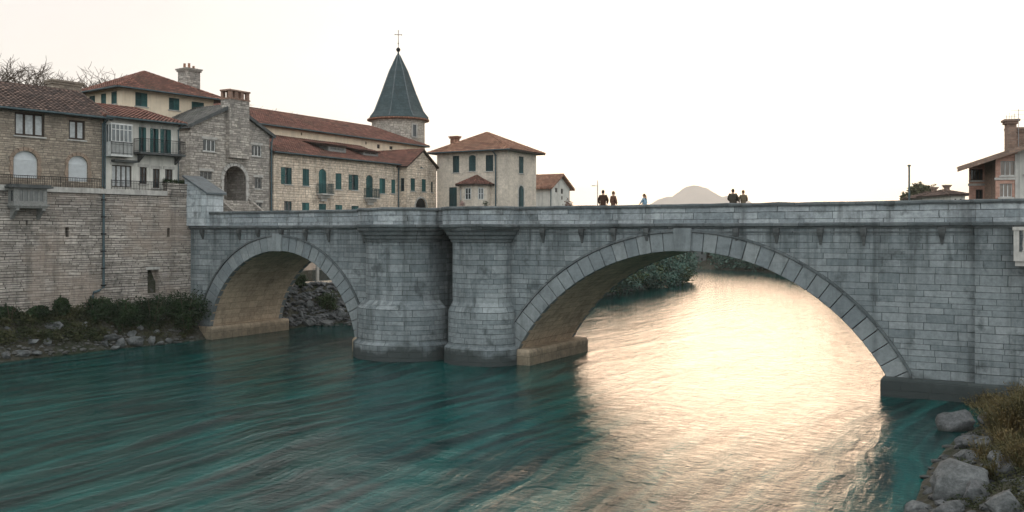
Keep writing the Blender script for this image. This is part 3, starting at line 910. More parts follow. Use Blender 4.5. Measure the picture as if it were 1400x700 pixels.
def roof(root, planes, m, verge=None, ridges=(), eave_mat=None, amp=0.06, caps=None):
    bm = bmesh.new()
    for A, B, Ct, D in planes: tile_plane(bm, A, B, Ct, D, amp)
    r = obj('roof', bm, m, root, uv=False)
    bm = bmesh.new()
    for A, B, Ct, D in planes:
        poly = [A, B, Ct] + ([D] if (Vector(Ct) - Vector(D)).length > 1e-3 else [])
        slab_under(bm, poly)
    obj('eave_boards', bm, eave_mat or BROWNWOOD, r)
    if verge:
        for A, B, Ct, D in planes:
            e = (Vector(B) - Vector(A)).normalized() * .035
            for P, Q, s in ((A, D, -1), (B, Ct, 1)):
                bm = bmesh.new()
                vs = [bm.verts.new(Vector(p) + e * (s * k) + Vector((0, 0, z))) for p in (P, Q) for k, z in ((-1, -.18), (1, -.18), (1, .13), (-1, .13))]
                for f in ((0, 1, 2, 3), (7, 6, 5, 4), (0, 4, 5, 1), (1, 5, 6, 2), (2, 6, 7, 3), (3, 7, 4, 0)): bm.faces.new([vs[k] for k in f])
                obj('verge_board', bm, eave_mat or BROWNWOOD, r)
    if ridges: ridge_caps(r, ridges, caps or m)
    return r


def hip_planes(x0, x1, y0, y1, ze, xa, xb, yr, zr):
    e = ((x0, y0, ze), (x1, y0, ze), (x1, y1, ze), (x0, y1, ze)); a, b = (xa, yr, zr), (xb, yr, zr)
    return [(e[0], e[1], b, a), (e[1], e[2], b, b), (e[2], e[3], a, b), (e[3], e[0], a, a)], \
           [(e[0], a), (e[1], b), (e[2], b), (e[3], a)] + ([(a, b)] if xb - xa > .1 else [])


def pipe(root, pts, r=0.06, name='drain_pipe', m=None):
    bm = bmesh.new(); tube(bm, pts, r, 8)
    for p in pts[1:-1]: tube(bm, [Vector(p) + Vector((0, 0, -.06)), Vector(p) + Vector((0, 0, .06))], r * 1.35, 8)
    return obj(name, bm, m or PIPE, root, smooth=False)


def railing(bm, pts, z0, z1, step=0.13, r=0.012):
    for a, b in zip(pts, pts[1:]):
        a, b = Vector(a), Vector(b); L = (b - a).length; n = max(1, int(L / step))
        for z, rr in ((z1, .025), (z0 + .08, .016), (z1 - .16, .012)):
            tube(bm, [(a.x, a.y, z), (b.x, b.y, z)], rr, 5)
        for i in range(n + 1):
            p = a.lerp(b, i / n); rr = .022 if i % 9 == 0 else r
            tube(bm, [(p.x, p.y, z0), (p.x, p.y, z1 + (.04 if i % 9 == 0 else 0))], rr, 5)


def chimney(parent, cx, cy, wx, wy, z0, z1, m, pots=0, crown=False, name='chimney'):
    bm = bmesh.new(); box(bm, cx - wx / 2, cx + wx / 2, cy - wy / 2, cy + wy / 2, z0, z1)
    ch = obj(name, bm, m, parent)
    bm = bmesh.new()
    box(bm, cx - wx / 2 - .1, cx + wx / 2 + .1, cy - wy / 2 - .1, cy + wy / 2 + .1, z1, z1 + .16)
    box(bm, cx - wx / 2 - .18, cx + wx / 2 + .18, cy - wy / 2 - .18, cy + wy / 2 + .18, z1 + .16, z1 + .3)
    obj('chimney_cap', bm, m, ch)
    for i in range(pots):
        bm = bmesh.new(); x = cx - wx / 2 + wx * (i + .5) / pots
        h = .45 + .12 * math.sin(i * 2.3)
        lathe(bm, [(.13, z1 + .3), (.11, z1 + .3 + h), (.14, z1 + .32 + h), (.09, z1 + .34 + h)], 10, x, cy)
        obj('chimney_pot', bm, TILE_OCHRE, ch)
    return ch


def sub(F, x, y):
    f = Frame(0, 0, F.ang)
    f.p = F.p + Vector((x * F.ex[0] + y * F.ey[0], x * F.ex[1] + y * F.ey[1], 0))
    return f


RW = Frame(0, 0, ANG_V - math.atan(0.12))        # the retaining wall's frame: x along it, y into the town


def make_retaining_wall():
    root = RW.root('retaining_wall', 'tall brownish stone retaining wall rising from the left river bank below the houses', 'wall', kind='thing')
    ops = [opening(RW, (201.7, 368.6, 217, 401)), opening(RW, (89, 311, 94.5, 324)), opening(RW, (228.5, 312, 232.5, 324)), opening(RW, (35, 301, 38, 308))]
    bm = bmesh.new()
    facade(bm, mp_front, -40, 0.0, -1.0, 10.72, ops, rev=0.45)
    facade(bm, lambda s, d, z: (0.0 - d, s, z), 0, 1.2, -1, 10.72)
    for o in ops:
        bm.faces.new([bm.verts.new((s, 0.45, z)) for s, z in ((o['s0'], o['z0']), (o['s1'], o['z0']), (o['s1'], o['z1']), (o['s0'], o['z1']))])
    obj('wall_face', bm, RETAIN, root)
    xr = RW.front(228, 262)[0]
    bm = bmesh.new(); x = -40.0
    while x < xr - .2:
        x2 = min(xr, x + 1.6 + .2 * math.sin(x * 5))
        box(bm, x + .006, x2 - .006, -0.16 + .012 * math.sin(x * 9), 1.0, 10.73, 11.08 + .01 * math.sin(x * 7)); x = x2
    obj('coping', bm, PALETRIM, root)
    bm = bmesh.new(); box(bm, xr + .02, 0.02, -0.03, 1.0, 10.725, 11.55); box(bm, xr - .05, .1, -.1, 1.05, 11.55, 11.68)
    obj('raised_end', bm, RETAIN, root)
    o = ops[0]
    bm = bmesh.new(); box(bm, o['s0'] - .12, o['s1'] + .12, -.02, .05, o['z1'] + .004, o['z1'] + .2); obj('lintel', bm, PALETRIM, root)

    # iron railing on top of the wall
    rr = RW.root('terrace_railing', 'black wrought iron railing along the top of the left retaining wall', 'railing', kind='thing')
    bm = bmesh.new(); railing(bm, [(-36, -0.02), (RW.front(138, 250)[0], -0.02)], 11.09, 11.75, 0.12); obj('railing_bars', bm, IRON, rr)
    bm = bmesh.new(); railing(bm, [(RW.front(152, 250)[0], -0.02), (xr - .05, -0.02)], 11.09, 11.72, 0.12); obj('railing_bars', bm, IRON, rr)

    # the drain pipe down the wall
    xp = RW.front(140.5, 330)[0]
    z = lambda py: RW.front(140, py)[1]
    p = RW.root('drain_pipe', 'blue grey drain pipe running down the left retaining wall and kinking near its foot', 'drain pipe', kind='thing')
    bm = bmesh.new()
    tube(bm, [(xp, -.12, 10.7), (xp, -.12, z(393)), (xp - .35, -.14, z(397)), (xp - .75, -.14, z(399)), (xp - .8, -.14, z(404)), (xp - .8, -.14, z(424))], .085, 9)
    obj('pipe_run', bm, PIPE, p)
    for zz in np.linspace(z(390), 10.3, 6): bm = bmesh.new(); box(bm, xp - .14, xp + .14, -.23, 0, zz - .04, zz + .04); obj('clamp', bm, IRON, p)

    # oriel hanging from the wall
    o0, o1 = RW.front(19, 280, -0.8)[0], RW.front(64, 280, -0.8)[0]
    zt, zb = RW.front(40, 257, -.8)[1], RW.front(40, 279, -.8)[1]
    F = sub(RW, o0, -0.85)
    r = F.root('oriel_window', 'small wooden box window on brackets hanging from the left retaining wall', 'oriel', kind='thing')
    w = o1 - o0
    ops = [dict(s0=.28, s1=w - .2, z0=zb + .12, z1=zt - .1, arch=None)]
    ol = [dict(s0=.2, s1=.65, z0=zb + .12, z1=zt - .1, arch=None)]
    bm = bmesh.new(); facade(bm, mp_front, 0, w, zb, zt, ops, .06); facade(bm, mp_left, 0, .85, zb, zt, ol, .06); facade(bm, mp_right(w), 0, .85, zb, zt, (), .06)
    obj('wall', bm, GREYWOOD, r)
    window(r, mp_front, ops[0], nx=5, nz=1, frame=GREYWOOD, pane=glass('dim curtained glass', (.1, .11, .11), .15), sill=False, depth=.03)
    window(r, mp_left, ol[0], nx=1, nz=1, frame=GREYWOOD, sill=False, depth=.03)
    bm = bmesh.new(); box(bm, -.1, w + .1, -.12, .84, zb - .14, zb); box(bm, -.02, w + .02, -.03, .84, zb - .26, zb - .14); obj('floor_slab', bm, GREYWOOD, r)
    bm = bmesh.new(); box(bm, -.3, w + .3, -.25, .9, zt, zt + .12); box(bm, -.2, w + .2, -.18, .9, zt + .12, zt + .22); obj('roof_slab', bm, DARKSLAB, r)
    for x in (.12, w - .3):
        bm = bmesh.new()
        pr = [(.0, zb - .26), (.0, zb - .42), (.25, zb - .5), (.5, zb - .72), (.7, zb - .95), (.84, zb - 1.0), (.84, zb - .26)]
        a = [bm.verts.new((x, y, z)) for y, z in pr]; b = [bm.verts.new((x + .2, y, z)) for y, z in pr]
        bm.faces.new(a); bm.faces.new(b[::-1])
        for i in range(len(pr)): bm.faces.new((a[i], a[(i + 1) % len(pr)], b[(i + 1) % len(pr)], b[i]))
        obj('bracket', bm, GREYWOOD, r)


def make_brick_house():
    x0 = -31.0
    F = sub(RW, x0, 0.55)
    Wd = F.front(141, 200)[0]; D = 8.0
    r = F.root('brick_house', 'long brown stone house with dark tiled roof on the terrace at far left', 'house')
    ups = [opening(F, (20, 154.5, 61, 186)), opening(F, (94, 164.5, 116.5, 191))]
    lows = [opening(F, (17.7, 206, 51.5, 243), arch=.9), opening(F, (93, 213, 120, 248), arch=.9)]
    # the same windows repeat beyond the frame
    dx = ups[1]['s0'] - ups[0]['s0']
    more = [dict(o, s0=o['s0'] - dx * 1.0, s1=o['s1'] - dx * 1.0) for o in (ups[0], lows[0])]
    more = [o for o in more if o['s0'] > .3]
    ze = F.front(100, 155.5, -.5)[1]
    walls(r, Wd, D, 10.9, ze - .1, HOUSESTONE, ups + lows + more)
    window(r, mp_front, ups[0], nx=3, nz=1, pane=CURTAIN, lintel=ARCHTRIM, w=.13); window(r, mp_front, ups[1], nx=2, nz=1, pane=CURTAIN, lintel=ARCHTRIM, w=.13)
    for o in more[:1]: window(r, mp_front, o, nx=3, nz=1, pane=CURTAIN)
    for o in lows + more[1:]:
        w = window(r, mp_front, o, nx=1, nz=1, frame=WHITEPAINT, pane=ROLLER, sill=False)
        bm = bmesh.new()
        n = 14
        for i in range(n):
            z = o['z0'] + (o['z1'] - o['z0'] - .55) * i / n
            mbox(bm, mp_front, o['s0'] + .07, o['s1'] - .07, .06, .135, z, z + (o['z1'] - o['z0'] - .55) / n - .014)
        obj('roller_shutter', bm, ROLLER, w)
        arch_surround(r, mp_front, o, ARCHTRIM, .24)
    D2 = 4.6
    zr = F.front(50, 119, D2)[1]; xb = F.front(108, 128, D2)[0]
    pl, rd = hip_planes(-.5, Wd + .45, -.55, 2 * D2 + .55, ze, 3.5, xb, D2, zr)
    rf = roof(r, pl, TILE_DARK, ridges=rd)
    chimney(rf, F.front(88, 120, 6.5)[0], 6.5, 2.2, .9, zr - 1.2, F.front(88, 117, 6.5)[1], HOUSESTONE)
    bm = bmesh.new(); tube(bm, [(-.5, -.62, ze - .06), (Wd + .4, -.62, ze - .06)], .075, 8); obj('gutter', bm, PIPE, r)
    pipe(r, [(Wd - .1, -.62, ze - .1), (Wd - .1, -.15, ze - .5), (Wd - .1, -.12, 11.2)], .055)


def make_white_house():
    xl = RW.front(144.5, 200, .5)[0]
    F = sub(RW, xl, 0.5)
    Wd = F.front(244, 200)[0]; D = 9
    r = F.root('white_house', 'white house with glazed bay and iron balconies beside the brown stone house', 'house')
    ze = F.front(200, 164, -.5)[1]
    ops = [opening(F, (193, 174, 200, 209)), opening(F, (209, 176, 217, 209.5)), opening(F, (224, 177, 234, 210)),
           opening(F, (153, 226, 180, 256)), opening(F, (191, 228.5, 201, 251)), opening(F, (209, 231, 218.5, 257)), opening(F, (225.7, 231.5, 236, 248))]
    # glazed bay door behind the bay
    walls(r, Wd, D, 10.9, ze - .05, WHITEWALL, ops)
    for o in ops[:3]: window(r, mp_front, o, nx=2, nz=3, frame=TEALDARK, shut=(TEAL, 'half'), sill=False, lintel=PALETRIM)
    window(r, mp_front, ops[3], nx=4, nz=1, frame=BROWNWOOD, pane=CURTAIN, sill=False, name='door', lintel=PALETRIM)
    for o in ops[4:]: window(r, mp_front, o, nx=2, nz=2, frame=BROWNWOOD, lintel=PALETRIM)
    # upper balcony
    b0, b1 = F.front(191, 209, -.8)[0], Wd
    zf = F.front(215, 209.5, -.4)[1]
    bm = bmesh.new(); box(bm, b0, b1, -.95, 0, zf - .16, zf)
    bal = obj('balcony', bm, DARKSLAB, r)
    bm = bmesh.new(); railing(bm, [(b0 + .03, -.02), (b0 + .03, -.92), (b1 - .03, -.92), (b1 - .03, -.02)], zf, zf + .95, .12); obj('railing', bm, IRON, bal)
    for x in (b0 + .3, b1 - .35):
        bm = bmesh.new(); vs = [bm.verts.new(p) for xx in (x, x + .14) for p in ((xx, 0, zf - .16), (xx, -.8, zf - .16), (xx, -.7, zf - .3), (xx, 0, zf - .75))]
        for f in ((0, 1, 2, 3), (7, 6, 5, 4), (0, 4, 5, 1), (1, 5, 6, 2), (2, 6, 7, 3), (3, 7, 4, 0)): bm.faces.new([vs[k] for k in f])
        obj('bracket', bm, DARKSLAB, bal)
    # glazed bay
    g0, g1 = -.05, F.front(181, 190, -.75)[0]
    zt, zb = F.front(165, 169, -.75)[1], F.front(165, 211, -.75)[1]
    zm = zb + (zt - zb) * .4
    bm = bmesh.new(); box(bm, g0, g1, -.8, 0, zb - .15, zb)
    bay = obj('glazed_bay', bm, WHITEPAINT, r)
    bm = bmesh.new(); box(bm, g0, g1, -.8, 0, zt - .1, zt); obj('bay_roof', bm, WHITEPAINT, bay)
    bm = bmesh.new(); box(bm, g0 + .04, g1 - .04, -.74, -.7, zb, zm); box(bm, g1 - .1, g1 - .06, -.7, 0, zb, zm); box(bm, g0 + .05, g0 + .09, -.7, 0, zb, zm)
    obj('lower_panel', bm, WHITEPAINT, bay)
    bm = bmesh.new()
    n = 5
    for i in range(n + 1):
        x = g0 + .02 + (g1 - g0 - .1) * i / n; box(bm, x, x + .06, -.79, -.73, zb + .002, zt - .102)
    for z in (zm, (zm + zt) / 2 + .2): box(bm, g0 + .02, g1 - .02, -.785, -.735, z, z + .05)
    for y in (-.45, -.1): box(bm, g1 - .1, g1 - .04, y, y + .06, zb, zt - .1); box(bm, g0 + .02, g0 + .08, y, y + .06, zb, zt - .1)
    obj('bay_frame', bm, WHITEPAINT, bay)
    bm = bmesh.new()
    for q in (((g0 + .05, -.75, zm), (g1 - .05, -.75, zm), (g1 - .05, -.75, zt), (g0 + .05, -.75, zt)), ((g1 - .07, -.75, zm), (g1 - .07, 0, zm), (g1 - .07, 0, zt), (g1 - .07, -.75, zt)), ((g0 + .06, -.75, zm), (g0 + .06, 0, zm), (g0 + .06, 0, zt), (g0 + .06, -.75, zt))):
        bm.faces.new([bm.verts.new(p) for p in q])
    obj('bay_glass', bm, glass('curtained bay glass', (.11, .125, .13), .12), bay)
    bm = bmesh.new(); railing(bm, [(g0, -.83), (g1, -.83)], zb, zb + .85, .1); obj('railing', bm, IRON, bay)
    bm = bmesh.new(); box(bm, F.front(152, 222)[0], F.front(183, 222)[0], -.5, 0, F.front(167, 222)[1], F.front(167, 219)[1]); obj('door_canopy', bm, DARKSLAB, r)
    D2 = 4.8
    zr = F.front(190, 149, D2)[1]
    pl, rd = hip_planes(-.35, Wd + .3, -.6, 2 * D2, ze, 1.2, Wd - .6, D2, zr)
    roof(r, pl, TILE_RED, ridges=rd)
    bm = bmesh.new(); tube(bm, [(-.3, -.67, ze - .05), (Wd + .25, -.67, ze - .05)], .07, 8); obj('gutter', bm, PIPE, r)
    pipe(r, [(-.12, -.67, ze - .1), (-.12, -.15, ze - .5), (-.12, -.12, 11.1)], .06)
    pipe(r, [(Wd - .1, -.67, ze - .1), (Wd - .1, -.15, ze - .5), (Wd - .1, -.12, 11.1)], .05)


def make_cream_house():
    yC = 12.0
    F = sub(RW, RW.front(166.5, 130, yC)[0], yC)
    Wd = F.front(292, 140)[0]; D = F.side(116, 130)[0]
    r = F.root('cream_villa', 'tall cream house with red hipped roof and teal shutters rising behind the white house', 'house')
    zw = F.front(166.5, 119)[1]
    fr = [opening(F, (185, 126.6, 201.7, 145.5)), opening(F, (231, 134, 245.3, 150.5)), opening(F, (262, 139.5, 279, 156))]
    lf = [opening(F, (138, 128, 145, 143.5), side=True), opening(F, (152, 125, 159.7, 142), side=True), opening(F, (122, 131, 130, 143), side=True)]
    walls(r, Wd, D, 10.9, zw, CREAMWALL, fr, lf)
    for o in fr: window(r, mp_front, o, shut=(TEAL, 'closed'), frame=TEALDARK)
    for o in lf: window(r, mp_left, o, shut=(TEAL, 'closed'), frame=TEALDARK)
    xa = F.front(197, 98, D / 2)[0]; zr = F.front(197, 98, D / 2)[1]
    ze = zw - .05
    pl, rd = hip_planes(-.9, Wd + .9, -.9, D + .9, ze, xa, xa + .05, D / 2, zr)
    rf = roof(r, pl, TILE_RED, ridges=rd)
    cx, ct = F.front(258.5, 97, 4.5)[0], F.front(258.5, 99, 4.5)[1]
    wx = F.front(270, 100, 4.5)[0] - F.front(247.5, 100, 4.5)[0]
    chimney(rf, cx, 4.5, wx * .82, wx * .8, ze + .2, ct, RUBBLE, pots=3)
    bm = bmesh.new(); tube(bm, [(-.9, -.95, ze - .06), (Wd + .9, -.95, ze - .06)], .07, 8); tube(bm, [(-.95, -.9, ze - .06), (-.95, D + .9, ze - .06)], .07, 8); obj('gutter', bm, PIPE, r)


def make_gable_house():
    V0 = Frame(-6, 0, ANG_V)
    F = sub(V0, V0.front(260, 200)[0], 0)
    Wd = F.front(368.5, 200)[0]; D = 5.6
    r = F.root('stone_gable_house', 'rough grey stone gabled house with arched doorway below a tall front chimney', 'house')
    zl = F.front(262, 172)[1]; zg = F.front(327, 147)[1]
    ops = [opening(F, (277.5, 190.5, 295, 207)), opening(F, (344, 198.5, 358, 213.6)), opening(F, (273.5, 234, 290, 245.5)), opening(F, (348, 242.6, 358, 258)), opening(F, (350.5, 277, 358, 288))]
    door = opening(F, (305.5, 227, 336, 274), arch=1)
    lf = [dict(s0=1.2, s1=1.7, z0=15, z1=16, arch=None)]
    walls(r, Wd, D, 8.6, zl, RUBBLE, ops + [door], lf, gable_front=(Wd / 2, zg))
    for o in ops: window(r, mp_front, o, nx=3 if o['s1'] - o['s0'] > 1.2 else 2, nz=1, frame=WHITEPAINT if o is ops[0] or o is ops[1] else GREYWOOD, lintel=PALETRIM)
    window(r, mp_left, lf[0], nx=1, nz=1)
    arch_surround(r, mp_front, door, PALETRIM, .34, .08, 11)
    a, b, c, d = door['s0'], door['s1'], door['z0'], door['z1']
    bm = bmesh.new()
    for q in (((a, .2, c), (a, 2.4, c), (a, 2.4, d), (a, .2, d)), ((b, .2, c), (b, 2.4, c), (b, 2.4, d), (b, .2, d)), ((a, 2.4, c), (b, 2.4, c), (b, 2.4, d), (a, 2.4, d)), ((a, .2, d), (b, .2, d), (b, 2.4, d), (a, 2.4, d)), ((a, 0, c), (b, 0, c), (b, 2.4, c), (a, 2.4, c))):
        bm.faces.new([bm.verts.new(p) for p in q])
    obj('doorway_passage', bm, RUBBLE, r)
    bm = bmesh.new(); n = 7
    for i in range(n):
        z = c - .03 - (c - 8.7) * i / n; box(bm, a - .5, b + .15, -.35 * (i + 1), -.35 * i - .002 + .02, 8.6, z)
    st = obj('door_steps', bm, RUBBLE, r)
    bm = bmesh.new()
    for x in (b + .17, a - .75):
        pr = [(0, c + .3), (0, 8.6), (-2.7, 8.6), (-2.7, 9.4)]
        p = [bm.verts.new((x, y, z)) for y, z in pr]; q = [bm.verts.new((x + .24, y, z)) for y, z in pr]
        bm.faces.new(p); bm.faces.new(q[::-1])
        for i in range(4): bm.faces.new((p[i], p[(i + 1) % 4], q[(i + 1) % 4], q[i]))
    obj('stair_wall', bm, RUBBLE, st)
    # chimney breast on the gable
    x0, x1 = F.front(313.5, 180, -.45)[0], F.front(340.5, 180, -.45)[0]
    zt, zb = F.front(327, 137, -.45)[1], F.front(327, 224, -.45)[1]
    bm = bmesh.new()
    vs = box(bm, x0, x1, -.5, .6, zb + .5, zt)
    lo = box(bm, x0 + .05, x1 - .05, -.12, 0.0, zb + .05, zb + .5)
    ch = obj('chimney', bm, RUBBLE, r)
    bm = bmesh.new(); box(bm, x0 - .06, x1 + .06, -.56, .66, zt, zt + .12)
    for i in range(4):
        x = x0 + (x1 - x0 - .36) * i / 3
        for y in (-.5, .4): box(bm, x, x + .36, y, y + .22, zt + .12, zt + .72)
    box(bm, x0 - .07, x1 + .07, -.57, .67, zt + .72, zt + .86)
    obj('chimney_crown', bm, masonry('crown brick', (0.25, 0.14, 0.1), (0.36, 0.22, 0.16), (0.2, 0.17, 0.15), .3, .1, bump=.6), ch)
    zr = zg + .12; m = Wd / 2
    s = (zg - zl) / m
    xl, xr = -.45, Wd + .45
    el = zl - .45 * s + .12
    pl = [((xl, -.3, el), (xl, D, el), (m, D, zr), (m, -.3, zr)), ((xr, D, el), (xr, -.3, el), (m, -.3, zr), (m, D, zr))]
    rf = roof(r, pl, TILE_STONE, ridges=[((m, -.3, zr), (m, D, zr))], eave_mat=DARKSLAB, verge=True)
    pipe(r, [(Wd + .25, -.2, el - .1), (Wd + .1, -.14, el - .6), (Wd + .1, -.14, 8.7)], .09)


def make_long_house():
    V0 = Frame(-6.2, 0, ANG_V)
    F = sub(V0, V0.front(374, 220)[0], 0)
    Wd = F.front(545, 240)[0]; D = 5.8
    r = F.root('long_stone_house', 'long cream stone house with teal shutters and red roof along the river street', 'house')
    ze = F.front(450, 214.5, -.4)[1]
    P = [(389, 229, 399, 252), (413.7, 231, 422.8, 254), (458.7, 237, 467, 259), (481, 239, 490, 260), (518.8, 244, 526.8, 264.5), (535, 245.5, 540.5, 264.5)]
    ops = [opening(F, p) for p in P]
    drs = [opening(F, (435.4, 231, 446, 265), arch=.8), opening(F, (500, 239.5, 509.6, 270.5), arch=.8)]
    low = [opening(F, p) for p in ((388.6, 275, 399, 289), (413, 277, 423, 290), (436, 278.5, 446, 291), (458.6, 280, 468, 292), (480.5, 281.5, 490.5, 293))]
    # the cross wing with its gable
    yw = -1.15
    xw1 = F.front(596.5, 240, yw)[0]; zge = F.front(557, 226, yw)[1]; xp = (Wd + xw1) / 2; zgp = F.front(577.5, 206, yw)[1]
    wing = [opening(F, p, off=yw) for p in ((561.5, 244, 567.5, 261), (576.6, 245, 582.3, 262), (574.8, 221, 578.3, 229.5), (589.3, 248.5, 592.3, 263))]
    warch = opening(F, (568, 271, 583, 286), arch=1, off=yw)

    def mpw(s, d, z): return (s, d + yw, z)
    walls(r, Wd, D, 8.6, ze - .05, CREAMSTONE, ops + drs + low)
    bm = bmesh.new()
    sidew = dict(s0=-.78, s1=-.25, z0=F.front(549, 262)[1], z1=F.front(549, 244)[1], arch=None)
    facade(bm, mpw, Wd, xw1, 8.6, zge, wing + [warch], gable=(xp, zgp))
    facade(bm, lambda s, d, z: (Wd + d, s, z), yw, 0, 8.6, zge, [sidew])
    facade(bm, lambda s, d, z: (xw1 - d, s, z), yw, D, 8.6, zge)
    obj('wing_wall', bm, CREAMSTONE, r)
    for i, o in enumerate(ops): window(r, mp_front, o, shut=(TEAL, 'half' if i in (0, 3) else 'closed'), frame=TEALDARK)
    for o in low: window(r, mp_front, o, nx=2, nz=1, shut=(TEAL, 'closed') if o not in (low[0],) else None, frame=TEALDARK)
    for i, o in enumerate(wing): window(r, mpw, o, shut=(TEAL, 'closed') if i in (0, 1) else None, frame=TEALDARK, nx=1 if i > 1 else 2)
    window(r, lambda s, d, z: (Wd + d, s, z), sidew, nx=1, frame=TEALDARK, sill=False)
    window(r, mpw, warch, nx=1, nz=1, frame=TEALDARK, pane=DEEP, sill=False); arch_surround(r, mpw, warch, PALETRIM, .2, .05, 9)
    for o in drs:
        window(r, mp_front, o, shut=(TEAL, 'closed'), frame=TEALDARK, sill=False, name='balcony_door'); arch_surround(r, mp_front, o, CREAMSTONE, .16, .05, 9)
        a, b = o['s0'] - .3, o['s1'] + .3; zf = o['z0']
        bm = bmesh.new(); box(bm, a, b, -.8, 0, zf - .14, zf); box(bm, a + .2, b - .2, -.45, 0, zf - .42, zf - .14); box(bm, a + .45, b - .45, -.25, 0, zf - .75, zf - .42)
        bal = obj('balcony', bm, PALETRIM, r)
        bm = bmesh.new(); railing(bm, [(a + .03, -.02), (a + .03, -.77), (b - .03, -.77), (b - .03, -.02)], zf, zf + .95, .1, .016); obj('railing', bm, TEALDARK, bal)
    zt = F.front(450, 194, D)[1]
    e0, e1 = -.4, Wd + .3
    roof_planes = [((e0, -.5, ze), (e1, -.5, ze), (e1, D, zt), (e0, D, zt))]
    pk = D * .95
    wl = [((Wd - .4, yw - .35, zge - .12), (Wd - .4, pk, zge - .12), (xp, pk, zgp + .12), (xp, yw - .35, zgp + .12)), ((xw1 + .4, pk, zge - .12), (xw1 + .4, yw - .35, zge - .12), (xp, yw - .35, zgp + .12), (xp, pk, zgp + .12))]
    rf = roof(r, roof_planes + wl, TILE_RED, ridges=[((xp, yw - .35, zgp + .14), (xp, pk, zgp + .14))])
    bm = bmesh.new(); tube(bm, [(e0, -.57, ze - .06), (Wd - .4, -.57, ze - .06)], .07, 8); obj('gutter', bm, PIPE, r)
    pipe(r, [(Wd - .18, -.57, ze - .1), (Wd - .18, -.14, ze - .5), (Wd - .18, -.12, 8.7)], .07)
    # two shed dormers
    sl = (zt - ze) / (D + .5)
    for (p0, p1, py, g) in ((449, 473, 207, 1.15), (497, 517, 214, .85)):
        yd = 1.5
        x0, x1 = F.front(p0, py, yd)[0], F.front(p1, py, yd)[0]
        zb = ze + sl * (yd + .5); h = g * .62
        yb = yd + 2.4
        zb2 = ze + sl * (yb + .5)
        bm = bmesh.new()
        f_ = [dict(s0=x0 + .25, s1=x1 - .25, z0=zb + .2, z1=zb + h - .08, arch=None)]
        facade(bm, lambda s, d, z: (s, yd + d, z), x0, x1, zb - .1, zb + h, f_, .08)
        for x in (x0, x1): bm.faces.new([bm.verts.new(q) for q in ((x, yd, zb - .1), (x, yd, zb + h), (x, yb, zb2 + .1), (x, yb, zb2 - .3))])
        dm = obj('dormer', bm, GREYWOOD, rf)
        window(dm, lambda s, d, z: (s, yd + d, z), f_[0], nx=2, nz=1, frame=GREYWOOD, sill=False, depth=.03)
        bm = bmesh.new(); tile_plane(bm, (x0 - .9, yd - .25, zb + h + .02), (x1 + .2, yd - .25, zb + h + .02), (x1 + .2, yb + .3, zb2 + .3), (x0 - .9, yb + .3, zb2 + .3))
        slab_under(bm, [(x0 - .9, yd - .25, zb + h), (x1 + .2, yd - .25, zb + h), (x1 + .2, yb + .3, zb2 + .28), (x0 - .9, yb + .3, zb2 + .28)], .1)
        obj('dormer_roof', bm, TILE_RED, dm, uv=False)


